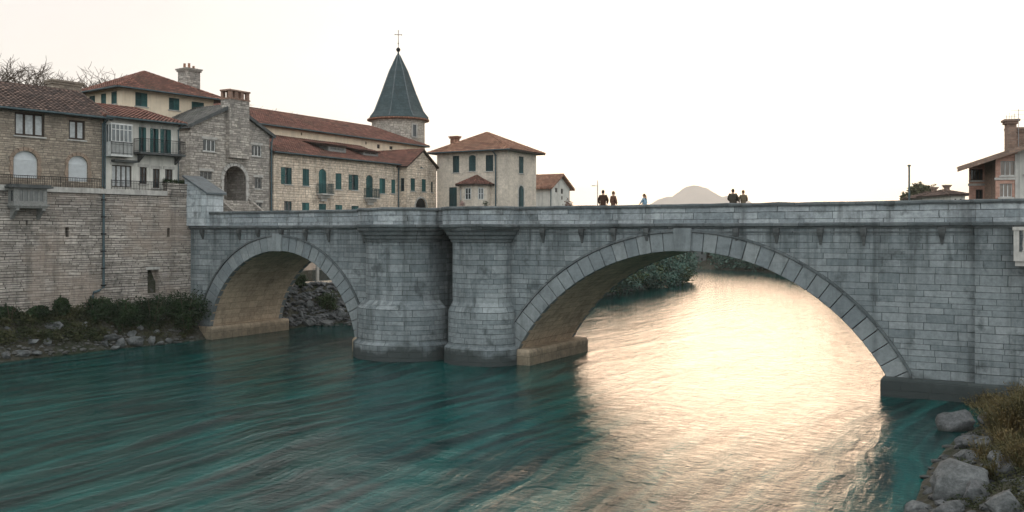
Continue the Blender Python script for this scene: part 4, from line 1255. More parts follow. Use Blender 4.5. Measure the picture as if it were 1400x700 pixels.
def make_church():
    V0 = Frame(-12, 0, ANG_V)
    F = sub(V0, 14.0, 0)
    Wd = 33.0; D = 10.0
    r = F.root('church_nave', 'long church nave with cream upper wall and long red roof behind the river houses', 'church')
    ze = F.front(450, 181.5, -.5)[1]
    ops = [opening(F, p) for p in ((515.5, 197.5, 519.5, 203), (532.5, 200, 537, 204.5), (499.5, 193.5, 501.5, 197.5), (411.5, 181, 413.5, 185))]
    walls(r, Wd, D, 8.6, ze - .05, CREAMWALL, ops)
    for o in ops: window(r, mp_front, o, nx=2, nz=1, sill=False)
    zr = F.front(420, 159.5, 5)[1]
    pl, rd = hip_planes(-.6, Wd + .3, -.6, D + .6, ze, .5, F.front(507, 174, 5)[0], 5.0, zr)
    rf = roof(r, pl, TILE_RED, ridges=rd)
    bm = bmesh.new(); tube(bm, [(-.5, -.67, ze - .06), (Wd + .3, -.67, ze - .06)], .07, 8); obj('gutter', bm, PIPE, r)
    chimney(rf, 1.0, 6.5, .5, .5, zr - .5, zr + .5, HOUSESTONE)
    # the round tower
    cx = W(-17.3, 48.6)
    T = tag(empty('round_tower', cx, ANG_V), 'round stone tower with a tall dark conical roof and a cross on top', 'tower')
    Yt = cx.y; zz = lambda py: EYE + (HORIZON - py) * Yt / FPX
    R = 3.45
    bm = bmesh.new(); lay = bm.loops.layers.uv.verify()
    prof = [(R + .05, 8.6), (R, 18), (R - .02, zz(165) - .25), (R + .18, zz(165) - .1), (R + .3, zz(165) + .1)]
    n = 40
    for (r1, z1), (r2, z2) in zip(prof, prof[1:]):
        for k in range(n):
            t0, t1 = k * 2 * math.pi / n, (k + 1) * 2 * math.pi / n
            f = bm.faces.new([bm.verts.new((rr * math.cos(t), rr * math.sin(t), z)) for rr, t, z in ((r1, t0, z1), (r1, t1, z1), (r2, t1, z2), (r2, t0, z2))])
            for l, q in zip(f.loops, ((t0 * R, z1), (t1 * R, z1), (t1 * R, z2), (t0 * R, z2))): l[lay].uv = q
    bmesh.ops.remove_doubles(bm, verts=bm.verts[:], dist=1e-4)
    dr = obj('tower_wall', bm, masonry('tower rubble', (0.30, 0.275, 0.24), (0.55, 0.5, 0.43), (0.27, 0.24, 0.21), .42, .2, .03, .14, 2.2, 1.2, .2, False, contrast=1.0), T, smooth=False)
    bm = bmesh.new()
    b = math.atan2(-cx.y, -cx.x) - ANG_V          # towards the camera, in the tower's frame
    zt = zz(163)
    lathe(bm, [(R + .2, zt - .12), (R + .62, zt - .1), (R + .62, zt + .02), (R - .1, zt + .9), (2.35, zt + 3.3), (1.25, zt + 6.2), (.2, zz(76)), (.06, zz(70))], 8, phase=b + math.pi / 8 + .1)
    co = obj('cone_roof', bm, SLATE, T)
    bm = bmesh.new()
    for k in range(8):
        t = b + math.pi / 8 + .1 + k * math.pi / 4
        tube(bm, [(rr * math.cos(t), rr * math.sin(t), z + .03) for rr, z in ((R + .6, zt + .02), (R - .1, zt + .9), (2.35, zt + 3.3), (1.25, zt + 6.2), (.2, zz(76)))], .07, 6)
    obj('lead_rolls', bm, LEAD, co)
    bm = bmesh.new(); lathe(bm, [(R + .3, zt - .32), (R + .58, zt - .25), (R + .6, zt - .1), (R + .2, zt - .1)], 40); obj('eave_cornice', bm, TILE_OCHRE, T)
    bm = bmesh.new()
    z0 = zz(68); tube(bm, [(0, 0, zz(74)), (0, 0, z0)], .08, 8)
    lathe(bm, [(.02, z0 - .32), (.2, z0 - .22), (.3, z0), (.2, z0 + .22), (.02, z0 + .32)], 14)
    lathe(bm, [(.01, z0 + .7), (.12, z0 + .82), (.01, z0 + .95)], 10)
    fn = obj('finial', bm, IRON, T)
    bm = bmesh.new(); zc = zz(42)
    ca = ANG_U - ANG_V
    dx, dy = math.cos(b + math.pi / 2), math.sin(b + math.pi / 2)
    tube(bm, [(0, 0, z0 + .3), (0, 0, zc)], .045, 6)
    za = zz(47.5); tube(bm, [(-dx * .42, -dy * .42, za), (dx * .42, dy * .42, za)], .045, 6)
    for p in ((-dx * .42, -dy * .42, za), (dx * .42, dy * .42, za), (0, 0, zc)): lathe(bm, [(.01, p[2] - .09), (.09, p[2]), (.01, p[2] + .09)], 8, p[0], p[1])
    obj('cross', bm, IRON, fn)
    # slit window in the drum
    k = (566.5 - 700) / FPX
    best = min(np.linspace(b - 1.4, b + 1.4, 500), key=lambda t: abs((cx.x + R * math.cos(t + ANG_V)) / (cx.y + R * math.sin(t + ANG_V)) - k))
    er = Vector((math.cos(best), math.sin(best), 0)); et = Vector((-er.y, er.x, 0))
    def mps(s, d, z): p = er * (R + .03 - d) + et * s; return (p.x, p.y, z)
    o = dict(s0=-.3, s1=.3, z0=zz(189.5), z1=zz(173.5), arch=None)
    bm = bmesh.new()
    mbox(bm, mps, -.42, -.28, -.06, .2, o['z0'], o['z1']); mbox(bm, mps, .28, .42, -.06, .2, o['z0'], o['z1']); mbox(bm, mps, -.42, .42, -.06, .2, o['z1'], o['z1'] + .16); mbox(bm, mps, -.42, .42, -.08, .2, o['z0'] - .12, o['z0'])
    w = obj('window', bm, PALETRIM, dr)
    bm = bmesh.new(); mbox(bm, mps, -.28, .28, -.005, .1, o['z0'], o['z1']); obj('pane', bm, GLASS, w)


def make_square_house():
    U0 = Frame(0, 39.8, ANG_U)
    x0 = U0.front(597.5, 240)[0]
    F = sub(U0, x0, 0)
    Wd = F.front(694.5, 240)[0]; D = F.side(733, 240, Wd)[0]
    r = F.root('square_house', 'square grey cream house with pyramid tile roof standing at the bridge head', 'house')
    zw = F.front(694.5, 203)[1]
    fr = [opening(F, p) for p in ((619, 213, 627.8, 236), (664, 212, 674.3, 234))]
    mid = opening(F, (641, 212, 650.4, 234), arch=.5)
    dr = opening(F, (614, 256, 624.6, 284))
    rt = [opening(F, (709.5, 214, 715.8, 237), side=True, x=Wd), ]
    rd_ = opening(F, (708.8, 254, 716, 284), side=True, x=Wd, arch=1)
    walls(r, Wd, D, 8.6, zw, GREYHOUSE, fr + [mid, dr], (), rt + [rd_])
    mr = mp_right(Wd)
    for o in fr + [mid]: window(r, mp_front, o, shut=(TEALDARK, 'closed'), frame=TEALDARK)
    window(r, mp_front, dr, shut=(TEALDARK, 'closed'), frame=TEALDARK, sill=False, name='door')
    window(r, mr, rt[0], shut=(TEALDARK, 'closed'), frame=TEALDARK)
    window(r, mr, rd_, shut=(TEALDARK, 'closed'), frame=TEALDARK, sill=False, name='door'); arch_surround(r, mr, rd_, PALETRIM, .16, .04, 9)
    ze = zw - .1
    pl, rd = hip_planes(-.75, Wd + .8, -.8, D + .8, ze, Wd * .5, Wd * .5 + .05, D / 2, F.front(669, 181, D / 2)[1])
    rf = roof(r, pl, TILE_OCHRE, ridges=rd)
    chimney(rf, F.front(622, 190, 4.6)[0], 4.6, .95, .6, ze + .4, F.front(622, 187.5, 4.6)[1] - .2, TILE_OCHRE)
    xp = F.front(678.5, 240)[0]
    bm = bmesh.new(); tube(bm, [(-.75, -.87, ze - .05), (Wd + .8, -.87, ze - .05)], .06, 8); obj('gutter', bm, PIPE, r)
    pipe(r, [(xp, -.87, ze - .08), (xp, -.16, ze - .6), (xp, -.12, 8.7)], .09)
    # half octagon bay with its own little roof
    b0, b1 = F.front(632.5, 265, -.2)[0], F.front(670, 265, -.2)[0]
    cx, Rb = (b0 + b1) / 2, (b1 - b0) / 2
    zt = F.front(650, 251, -Rb)[1]
    pts = [(cx - Rb, 0), (cx - Rb, -Rb * .45), (cx - Rb * .45, -Rb), (cx + Rb * .45, -Rb), (cx + Rb, -Rb * .45), (cx + Rb, 0)]
    bm = bmesh.new(); path_extrude(bm, pts, [(0, 8.6), (0, zt)])
    bay = obj('bay', bm, GREYHOUSE, r)
    for p, q, wd in ((pts[1], pts[2], .5), (pts[2], pts[3], .62), (pts[3], pts[4], .5)):
        p, q = Vector(p), Vector(q); e = (q - p).normalized(); nn = Vector((e.y, -e.x)); mm = (p + q) / 2
        def mpb(s, d, z, e=e, nn=nn, mm=mm): v_ = mm + e * s - nn * d; return (v_.x, v_.y, z)
        window(bay, mpb, dict(s0=-wd * .62, s1=wd * .62, z0=zt - 1.75, z1=zt - .45), nx=2, nz=2, frame=WHITEPAINT, pane=GLASS, depth=-.05, sill=False)
    k = 1.24
    zp = F.front(650, 240, -.0)[1]
    ep = [(cx + (x - cx) * k, y * k if y else 0.0, zt - .02) for x, y in pts]
    ap = (cx, -.02, zp)
    roof(bay, [(a, b, ap, ap) for a, b in zip(ep, ep[1:])], TILE_RED, ridges=[(p, ap) for p in ep[1:-1]], amp=.025)


def make_small_house():
    F = Frame(-1.7, 61.5, ANG_V)
    Wd = F.front(779, 260)[0]; D = 7
    r = F.root('small_white_house', 'small pale house with orange tiled gable roof right of the square house', 'house')
    zl = F.front(752.5, 255)[1]; zg = F.front(768, 240)[1]
    ops = [opening(F, p) for p in ((759, 257, 762, 263), (767, 258, 770, 265), (767.5, 268, 769.5, 273))]
    walls(r, Wd, D, 8.6, zl, WHITEWALL, ops, gable_front=(Wd / 2, zg))
    for o in ops: window(r, mp_front, o, nx=1, nz=1, sill=False)
    zr, m = zg + .1, Wd / 2; s = (zg - zl) / m; el = zl - .5 * s + .1
    pl = [((-.5, -.5, el), (-.5, D, el), (m, D, zr), (m, -.5, zr)), ((Wd + .5, D, el), (Wd + .5, -.5, el), (m, -.5, zr), (m, D, zr))]
    roof(r, pl, TILE_OCHRE, ridges=[((m, -.5, zr + .02), (m, D, zr + .02))], eave_mat=TILE_OCHRE, verge=True)
    pipe(r, [(.0, -.1, zl - .1), (-.05, -.1, 8.7)], .08)


def make_pink_house():
    Y = 60.0
    F = Frame(0, 0, math.radians(-15)); x0 = (1324.6 - 700) / FPX * Y
    F.p = Vector((x0, Y, 0))
    r = F.root('pink_brick_house', 'pink brick house with deep dark eaves and chimney at the right bridge end', 'house')
    xa = F.front(1346, 250)[0]; yf = F.side(1361, 250, xa)[0]                                                         # the near block stands forward
    xe = F.front(1391, 250, yf)[0]
    zr = lambda px, py, y: F.front(px, py, y)[1]
    win1 = opening(F, (1327, 231, 1344, 246.5)); win1b = opening(F, (1334, 259, 1344, 272))
    bm = bmesh.new()
    slope = .345
    yo = yf - .7; xt = F.front(1309, 231, yo)[0]; zt0 = zr(1309, 231, yo); zl = zt0 + (0 - xt) * slope - .04
    roofz = lambda x: zt0 + (x - xt) * slope - .04
    facade(bm, mp_front, 0, xa, 8.6, zl - .05, [win1, win1b])
    bm.faces.new([bm.verts.new(p) for p in ((0, 0, zl - .05), (xa, 0, zl - .05), (xa, 0, roofz(xa) - .05))])
    bm.faces.new([bm.verts.new(q) for q in ((0, 0, 8.6), (1.7, 8.6, 8.6), (1.7, 8.6, zl + 1.7 * slope - .05), (0, 0, zl - .05))])
    obj('wall', bm, REDBRICK, r)
    window(r, mp_front, win1, nx=4, nz=1, frame=BROWNWOOD); window(r, mp_front, win1b, nx=2, nz=1, frame=BROWNWOOD)
    bm = bmesh.new(); facade(bm, lambda s, d, z: (xa + d, s, z), yf, 0, 8.6, roofz(xa) - .05); obj('side_wall', bm, DARKBRICK, r)
    mpf = lambda s, d, z: (s, yf + d, z)
    w2 = [opening(F, (1368, 220, 1388, 240), off=yf), opening(F, (1367, 251, 1384, 269.5), off=yf)]
    bm = bmesh.new(); facade(bm, mpf, xa, xe, 8.6, roofz(xa) - .05, w2)
    bm.faces.new([bm.verts.new(p) for p in ((xa, yf, roofz(xa) - .05), (xe, yf, roofz(xa) - .05), (xe, yf, roofz(xe) - .05))])
    obj('bay_wall', bm, REDBRICK, r)
    for o in w2: window(r, mpf, o, nx=3, nz=1, w=.035, frame=WHITEPAINT, pane=glass('warm sky glass', (.12, .09, .07), .1))
    bm = bmesh.new(); w3 = dict(s0=xe + .4, s1=xe + 1.6, z0=zr(1396, 238, yf), z1=zr(1396, 212, yf), arch=None)
    facade(bm, mpf, xe, xe + 9, 8.6, roofz(xe) - .05, [w3])
    xg = xe + 4.6; bm.faces.new([bm.verts.new((x, yf, z)) for x, z in ((xe, roofz(xe) - .05), (xe + 9, roofz(xe) - .05), (xe + 9, roofz(2 * xg - xe - 9) - .05), (xg, roofz(xg) - .05))]); obj('grey_wall', bm, WHITEWALL, r)
    window(r, mpf, w3, nx=2, nz=2, frame=TEALDARK)
    z = zr(1370, 246, yf); bm = bmesh.new(); mbox(bm, mpf, xa - .06, xe - .15, -.07, .01, z, z + .14); obj('string_course', bm, PALETRIM, r)
    z = zr(1335, 254, 0); bm = bmesh.new(); mbox(bm, mp_front, -.06, xa, -.07, .01, z, z + .14); obj('string_course', bm, PALETRIM, r)
    bm = bmesh.new(); mbox(bm, mpf, xe - .14, xe + .12, -.06, .012, 8.6, roofz(xe) - .25); obj('corner_strip', bm, PALETRIM, r)
    xk = xe + 4.6
    zk = zt0 + (xk - xt) * slope
    pl = [((xt, yo, zt0), (xt + 3.1, 9, zt0 + 3.1 * slope), (xk, 9, zk), (xk, yo, zk)), ((xk * 2 - xt, 9, zt0), (xk * 2 - xt, yo, zt0), (xk, yo, zk), (xk, 9, zk))]
    rf = roof(r, pl, tiles('rust brown tiles', (.12, .07, .05), (.22, .13, .09), mossy=.3), ridges=[((xk, yo, zk), (xk, 9, zk))], eave_mat=DARKBRICK, verge=True)
    c0, c1 = F.front(1375, 180, 2)[0], F.front(1388, 180, 2)[0]
    ch = chimney(rf, (c0 + c1) / 2, 2, c1 - c0, .7, zr(1381, 206, 2) - 1.2, zr(1381, 170, 2), DARKBRICK)
    bm = bmesh.new(); zc = zr(1381, 167, 2)
    for i, h in enumerate((.5, .62, .45, .58)):
        x = c0 + .05 + (c1 - c0 - .1) * i / 3; tube(bm, [(x, 2, zc), (x, 2, zc + h)], .014, 4)
    tube(bm, [(c0 - .1, 2, zc + .35), (c1 + .1, 2, zc + .35)], .012, 4)
    obj('wire_guard', bm, GALV, ch)
    xm = F.front(1392.5, 190, 1)[0]
    bm = bmesh.new(); za = zr(1392, 149, 1); tube(bm, [(xm, 1, zr(1392, 200, 1) - .6), (xm, 1, za)], .02, 5)
    for i, L in enumerate((.5, .42, .36)): tube(bm, [(xm - L, 1, za - .1 - .28 * i), (xm + L, 1, za - .1 - .28 * i)], .012, 4)
    obj('roof_aerial', bm, GALV, rf)
    chimney(rf, xm + .5, 3, 1.2, .7, zr(1396, 195, 3) - .8, zr(1396, 181, 3), DARKBRICK)


def make_far_houses():
    for (px0, px1, py, pk, Y, lab) in ((1276, 1304, 273, 261, 122, 'low brown roofed house farther off, left of the pink brick house'), (1300, 1320, 270, 258.5, 112, 'low brown roofed house squeezed against the pink brick house')):
        F = Frame(0, 0, 0.05); F.p = Vector(((px0 - 700) / FPX * Y, Y, 0))
        r = F.root('distant_house', lab, 'house')
        Wd = (px1 - px0) / FPX * Y; ze = EYE + (HORIZON - py + 4) * Y / FPX; zk = EYE + (HORIZON - pk) * Y / FPX
        ops = [dict(s0=Wd * .25, s1=Wd * .4, z0=ze - 1.4, z1=ze - .5), dict(s0=Wd * .62, s1=Wd * .77, z0=ze - 1.4, z1=ze - .5)]
        walls(r, Wd, 7, 7.5, ze, WHITEWALL, ops)
        for o in ops: window(r, mp_front, o)
        pl, rd = hip_planes(-.5, Wd + .5, -.5, 7.5, ze, Wd * .35, Wd * .75, 3.5, zk)
        rf = roof(r, pl, TILE_DARK, ridges=rd)
        chimney(rf, Wd * .62, 3, .5, .5, zk - .5, zk + .35, DARKBRICK)
    # the side pier of the pink house row, seen left of it
    Y = 268.0
    p, Y = ground_hit(955, 361)
    F = Frame(0, 0, -.1); F.p = Vector(((947 - 700) / FPX * Y, Y + 3, 0))
    r = F.root('villa_across_river', 'hazy white villa on the wooded far bank seen through the wide arch', 'house')
    Wd = 22 / FPX * Y
    ops = [dict(s0=Wd * (.18 + .5 * i), s1=Wd * (.18 + .5 * i) + .4, z0=z, z1=z + .6) for i in range(2) for z in (p.z + .7, p.z + 2.1)]
    walls(r, Wd, 5, p.z - 1, p.z + 3.2, plain('grey villa render', (.14, .15, .15), .9, .15, 1), ops)
    for o in ops: window(r, mp_front, o, nx=1, nz=1, sill=False)
    pl, rd = hip_planes(-.3, Wd + .3, -.3, 5.3, p.z + 3.2, Wd * .3, Wd * .7, 2.5, p.z + 4.3)
    roof(r, pl, TILE_OCHRE, ridges=rd)


def make_quay():
    V0 = Frame(-2.35, 8.3, ANG_V)
    r = V0.root('quay_wall', 'pale rendered quay wall behind the small arch of the bridge', 'wall', kind='thing')
    bm = bmesh.new(); box(bm, 0, 22, 0, .5, 2.5, 9.0); obj('wall_face', bm, plain('pinkish plaster', (.5, .39, .31), .9, .15, .8, grime=.4), r)
    bm = bmesh.new(); box(bm, 0, 22, -.12, .6, 9.0, 9.2); obj('coping', bm, PALETRIM, r)
    q = V0.root('quay_kerb', 'pale stone quay kerb topped by a thin railing behind the small arch', 'kerb', kind='thing')
    bm = bmesh.new(); box(bm, 0, 22, -2.2, -1.5, 2.0, 3.62); obj('kerb_stone', bm, CREAMSTONE, q)
    bm = bmesh.new()
    pts = [(V0.front(428, 370, -1.9)[0], -1.9), (22, -1.9)]
    railing(bm, pts, 3.62, 4.75, .16, .016); obj('railing', bm, PIPE, q)
    x = V0.front(434, 370, -1.9)[0]
    bm = bmesh.new(); box(bm, x - .12, x + .12, -2.0, -1.76, 3.62, 5.0); obj('gate_post', bm, PALETRIM, q)


# ------------------------------------------------------------------ vegetation and rocks
def leaves(bm, centre, rad, n, size, seed, flat=0.0, up=0.0):
    """Leaf-sized faces through a lumpy volume, denser towards its outside."""
    rr = random.Random(seed)
    c = Vector(centre); R = Vector(rad)
    for _ in range(n):
        while True:
            d = Vector((rr.uniform(-1, 1), rr.uniform(-1, 1), rr.uniform(-1, 1)))
            if 0.05 < d.length < 1: break
        d.normalize()
        lump = 0.72 + 0.5 * noise.noise(d * 1.9 + Vector((seed * 3.7, 0, 0))) + 0.25 * noise.noise(d * 4.7 + Vector((0, seed * 1.3, 0)))
        q = d * lump * (rr.random() ** 0.42)
        p = c + Vector((q.x * R.x, q.y * R.y, q.z * R.z))
        s = size * rr.uniform(0.6, 1.4)
        a = Vector((rr.gauss(0, 1), rr.gauss(0, 1), rr.gauss(0, 0.7))).normalized()
        b = a.cross(Vector((rr.gauss(0, 1), rr.gauss(0, 1), rr.gauss(0, 1)))).normalized()
        bm.faces.new([bm.verts.new(p + a * s), bm.verts.new(p + b * s * .45), bm.verts.new(p - a * s), bm.verts.new(p - b * s * .45)])


def limbs(bm, base, h, r, seed, n=5, spread=.5):
    rr = random.Random(seed)
    top = Vector((rr.uniform(-.1, .1) * h, rr.uniform(-.1, .1) * h, h * .62))
    tube(bm, [base, Vector(base) + top * .5 + Vector((rr.uniform(-.1, .1), 0, 0)), Vector(base) + top], [r, r * .75, r * .45], 7)
    for i in range(n):
        a = i * 2.4 + rr.random(); s = Vector(base) + top * rr.uniform(.35, .95)
        e = s + Vector((math.cos(a) * spread * h * .5, math.sin(a) * spread * h * .5, h * rr.uniform(.15, .35)))
        tube(bm, [s, s.lerp(e, .5) + Vector((0, 0, .05 * h)), e], [r * .4, r * .28, r * .1], 5)


def tree(p, h, w, seed, label, group, mat, n=2600, size=.17, low=0.12, name='leafy_tree'):
    t = tag(empty(name, p, seed * 1.3), label, 'tree', group)
    bm = bmesh.new(); limbs(bm, (0, 0, -.2), h, .035 * h + .05, seed); obj('trunk', bm, BARK, t, uv=False)
    bm = bmesh.new(); rr = random.Random(seed)
    k = 6
    for i in range(k):
        a = i * 2.4 + rr.random(); d = w * .28 * (i > 0)
        z = h * (low + .42 + .3 * rr.uniform(-1, 1) * (i > 0))
        leaves(bm, (math.cos(a) * d, math.sin(a) * d, z), (w * .42, w * .42, h * .3), n // k, size, seed * 10 + i)
    leaves(bm, (0, 0, h * .8), (w * .28, w * .28, h * .2), n // k, size, seed * 10 + 9)
    obj('crown', bm, mat, t, uv=False, recalc=False)
    return t


def bare_tree(p, h, seed, label):
    t = tag(empty('bare_tree', p, seed), label, 'tree', 'bare trees behind the left roofs')
    rr = random.Random(seed); bm = bmesh.new(); tw = bmesh.new()

    def grow(p, d, L, r, lev):
        e = p + d * L
        tube(bm if lev < 3 else tw, [p, p.lerp(e, .5) + Vector((rr.gauss(0, .04), rr.gauss(0, .04), rr.gauss(0, .02))) * L, e], [r, r * .85, r * .62], 6 if lev < 3 else 3, cap=False)
        if lev == 7: return
        for _ in range(4 if lev < 3 else 3 if lev < 6 else 2):
            nd = (d + Vector((rr.gauss(0, .6), rr.gauss(0, .6), rr.gauss(.1, .3)))).normalized()
            grow(p.lerp(e, rr.uniform(.55, 1)), nd, L * rr.uniform(.62, .85), max(r * .6, .015), lev + 1)
    grow(Vector((0, 0, 0)), Vector((0, 0, 1)), h * .26, h * .022, 0)
    k = h / max(v.co.z for v in tw.verts)
    for b_ in (bm, tw):
        for v in b_.verts: v.co = Vector((v.co.x * k * 1.35, v.co.y * k * 1.35, v.co.z * k))
    obj('trunk', bm, BARK, t, uv=False); obj('twigs', tw, BARK, t, uv=False)
    return t


def rock_bm(seed, rx, ry, rz):
    rr = random.Random(seed); bm = bmesh.new()
    bmesh.ops.create_icosphere(bm, subdivisions=4, radius=1)
    planes = []
    for _ in range(13):
        n = Vector((rr.gauss(0, 1), rr.gauss(0, 1), rr.gauss(0, .8))).normalized(); planes.append((n, rr.uniform(.42, .85)))
    for v in bm.verts:
        for n, d in planes:
            e = v.co.dot(n) - d
            if e > 0: v.co -= n * e * .93
        c = v.co.copy(); o = Vector((seed, seed * .7, 0))
        v.co += c.normalized() * (.16 * noise.noise(c * 1.6 + o) + .07 * noise.noise(c * 4.5 + o) + .035 * noise.noise(c * 11 + o))
        v.co = Vector((v.co.x * rx, v.co.y * ry, v.co.z * rz))
    return bm


def make_left_bank():
    rocks = [((60, 442, 87, 453), 'flat pale boulder among the bushes on the left bank'), ((103, 440, 119, 449), 'pale boulder beside the dark hedge foot on the left bank'),
             ((137, 458, 164, 466), 'long flat topped pale boulder at the left water edge'), ((133, 466, 150, 474), 'squat grey boulder under the long flat topped one'),
             ((156, 463, 172, 475), 'rounded grey boulder in the middle of the left water edge pile'), ((149, 472, 164, 479), 'low wet boulder lowest in the left water edge pile'),
             ((172, 452, 187, 461), 'pointed pale boulder crowning the left water edge pile'), ((174, 460, 199, 473), 'broad split boulder below the pointed one'),
             ((200, 460, 213, 472), 'upright grey boulder right of the broad split one'), ((185, 446, 197, 451), 'small pale stone at the foot of the dark hedge'),
             ((208, 452, 219, 458), 'small grey stone behind the right end of the boulder pile'), ((224, 462, 237, 470), 'rounded dark boulder right of the boulder pile'),
             ((0, 482, 16, 491), 'low pale boulder at the water edge in the left corner'), ((18, 480, 40, 488), 'broad pale boulder second along the left water edge'),
             ((40, 483, 58, 489), 'flat pale boulder third along the left water edge'), ((33, 465, 53, 472), 'wide pale boulder lying in the weeds at far left'),
             ((57, 463, 71, 473), 'tilted pale boulder in the weeds at far left'), ((6, 446, 15, 452), 'small pale boulder under the bushes in the left corner'),
             ((213, 466, 223, 472), 'small grey boulder between the upright and the rounded ones'), ((238, 466, 247, 470), 'last small wet stone toward the bridge footing')]
    for i, ((x0, y0, x1, y1), lab) in enumerate(rocks):
        p, t = ground_hit((x0 + x1) / 2, y1)
        w = (x1 - x0) / FPX * t / 2; h = (y1 - y0) / FPX * t / 2
        o = obj('boulder', rock_bm(i + 3, w * 1.2, w * .95, h * 1.35), ROCKP, uv=False, smooth=True)
        o.location = p + Vector((0, .1, h * .75)); o.rotation_euler = (rnd.uniform(-.2, .2), rnd.uniform(-.2, .2), rnd.uniform(-.5, .5))
        tag(o, lab, 'boulder', 'boulders on the left river bank')
    # loose small stones and weeds: nobody could count them
    bm = bmesh.new(); rr = random.Random(5)
    for i in range(230):
        px = rr.uniform(-15, 262); f = px / 262
        base = 491 - 22 * f
        p, t = ground_hit(px, base - rr.random() ** 1.6 * 36)
        s = rr.uniform(.05, .17) * (1.6 if rr.random() < .12 else 1)
        b2 = rock_bm_small(rr, s); tmp = bpy.data.meshes.new('tmp'); b2.to_mesh(tmp); b2.free()
        k = len(bm.verts); bm.from_mesh(tmp); bpy.data.meshes.remove(tmp)
        bm.verts.ensure_lookup_table()
        for v in bm.verts[k:]: v.co += p + Vector((0, 0, s * .2))
    tag(obj('loose_stones', bm, ROCKM, uv=False), 'loose grey stones strewn over the left river bank', 'stones', kind='stuff')
    # weeds
    bm = bmesh.new()
    for i in range(150):
        px = rr.uniform(-25, 140); p, t = ground_hit(px, rr.uniform(432, 474) - px * .05)
        leaves(bm, p + Vector((0, 0, .2)), (.75, .75, .4), 75, .085, i + 50)
    for i in range(60):
        px = rr.uniform(100, 262); p, t = ground_hit(px, rr.uniform(436, 462))
        leaves(bm, p + Vector((0, 0, .15)), (.6, .6, .3), 60, .08, i + 350)
    tag(obj('bank_weeds', bm, GRASSLOW, uv=False, recalc=False), 'low weeds and ivy covering the left river bank', 'weeds', kind='stuff')
    shr = [((109, 150, 413, 449), 'dark ivy bush under the drain pipe'), ((140, 190, 414, 455), 'dark ivy bush left of the low wall opening'),
           ((180, 235, 412, 458), 'dark ivy bush below the low wall opening'), ((222, 282, 404, 463), 'large dark bush against the bridge foot'),
           ((72, 100, 418, 445), 'small dark bush with upright sprigs at the wall foot'), ((0, 28, 429, 452), 'dark bush in the left corner under the retaining wall'),
           ((32, 70, 428, 446), 'low green bush between the corner bush and the sprigged one')]
    for i, ((x0, x1, y0, y1), lab) in enumerate(shr):
        p, t = ground_hit((x0 + x1) / 2, y1 - 10)
        w = (x1 - x0) / FPX * t * .62; h = (y1 - y0) / FPX * t
        r = tag(empty('bank_bush', p), lab, 'bush', 'bushes on the left bank')
        bm = bmesh.new()
        for k in range(5): leaves(bm, (rnd.uniform(-.45, .45) * w, rnd.uniform(-.3, .3) * w, h * rnd.uniform(.25, .6)), (w * .68, w * .55, h * .52), 1500, .085, i * 20 + k)
        obj('foliage', bm, LEAF_DARK, r, uv=False, recalc=False)
        bm = bmesh.new()
        for k in range(7): a = k * 2.4; tube(bm, [(0, 0, -.2), (math.cos(a) * w * .3, math.sin(a) * w * .3, h * .5), (math.cos(a) * w * .5, math.sin(a) * w * .5, h * .95)], [.04, .03, .01], 5)
        obj('stems', bm, BARK, r, uv=False)
    # planting on top of the raised wall end
    r = tag(empty('wall_top_planting', RW.p + Vector((RW.ex[0] * -1.0 + RW.ey[0] * .5, RW.ex[1] * -1.0 + RW.ey[1] * .5, 11.68)), RW.ang), 'dark trailing plants growing on the raised end of the retaining wall', 'plant')
    bm = bmesh.new()
    for k in range(5): leaves(bm, (-.9 + k * .45, 0, .15), (.4, .5, .28), 300, .06, 700 + k)
    obj('foliage', bm, LEAF_DARK, r, uv=False, recalc=False)


def rock_bm_small(rr, s):
    bm = bmesh.new(); bmesh.ops.create_icosphere(bm, subdivisions=1, radius=s)
    for v in bm.verts:
        v.co *= rr.uniform(.65, 1.2); v.co.z *= .6; v.co.x *= 1.3
    return bm


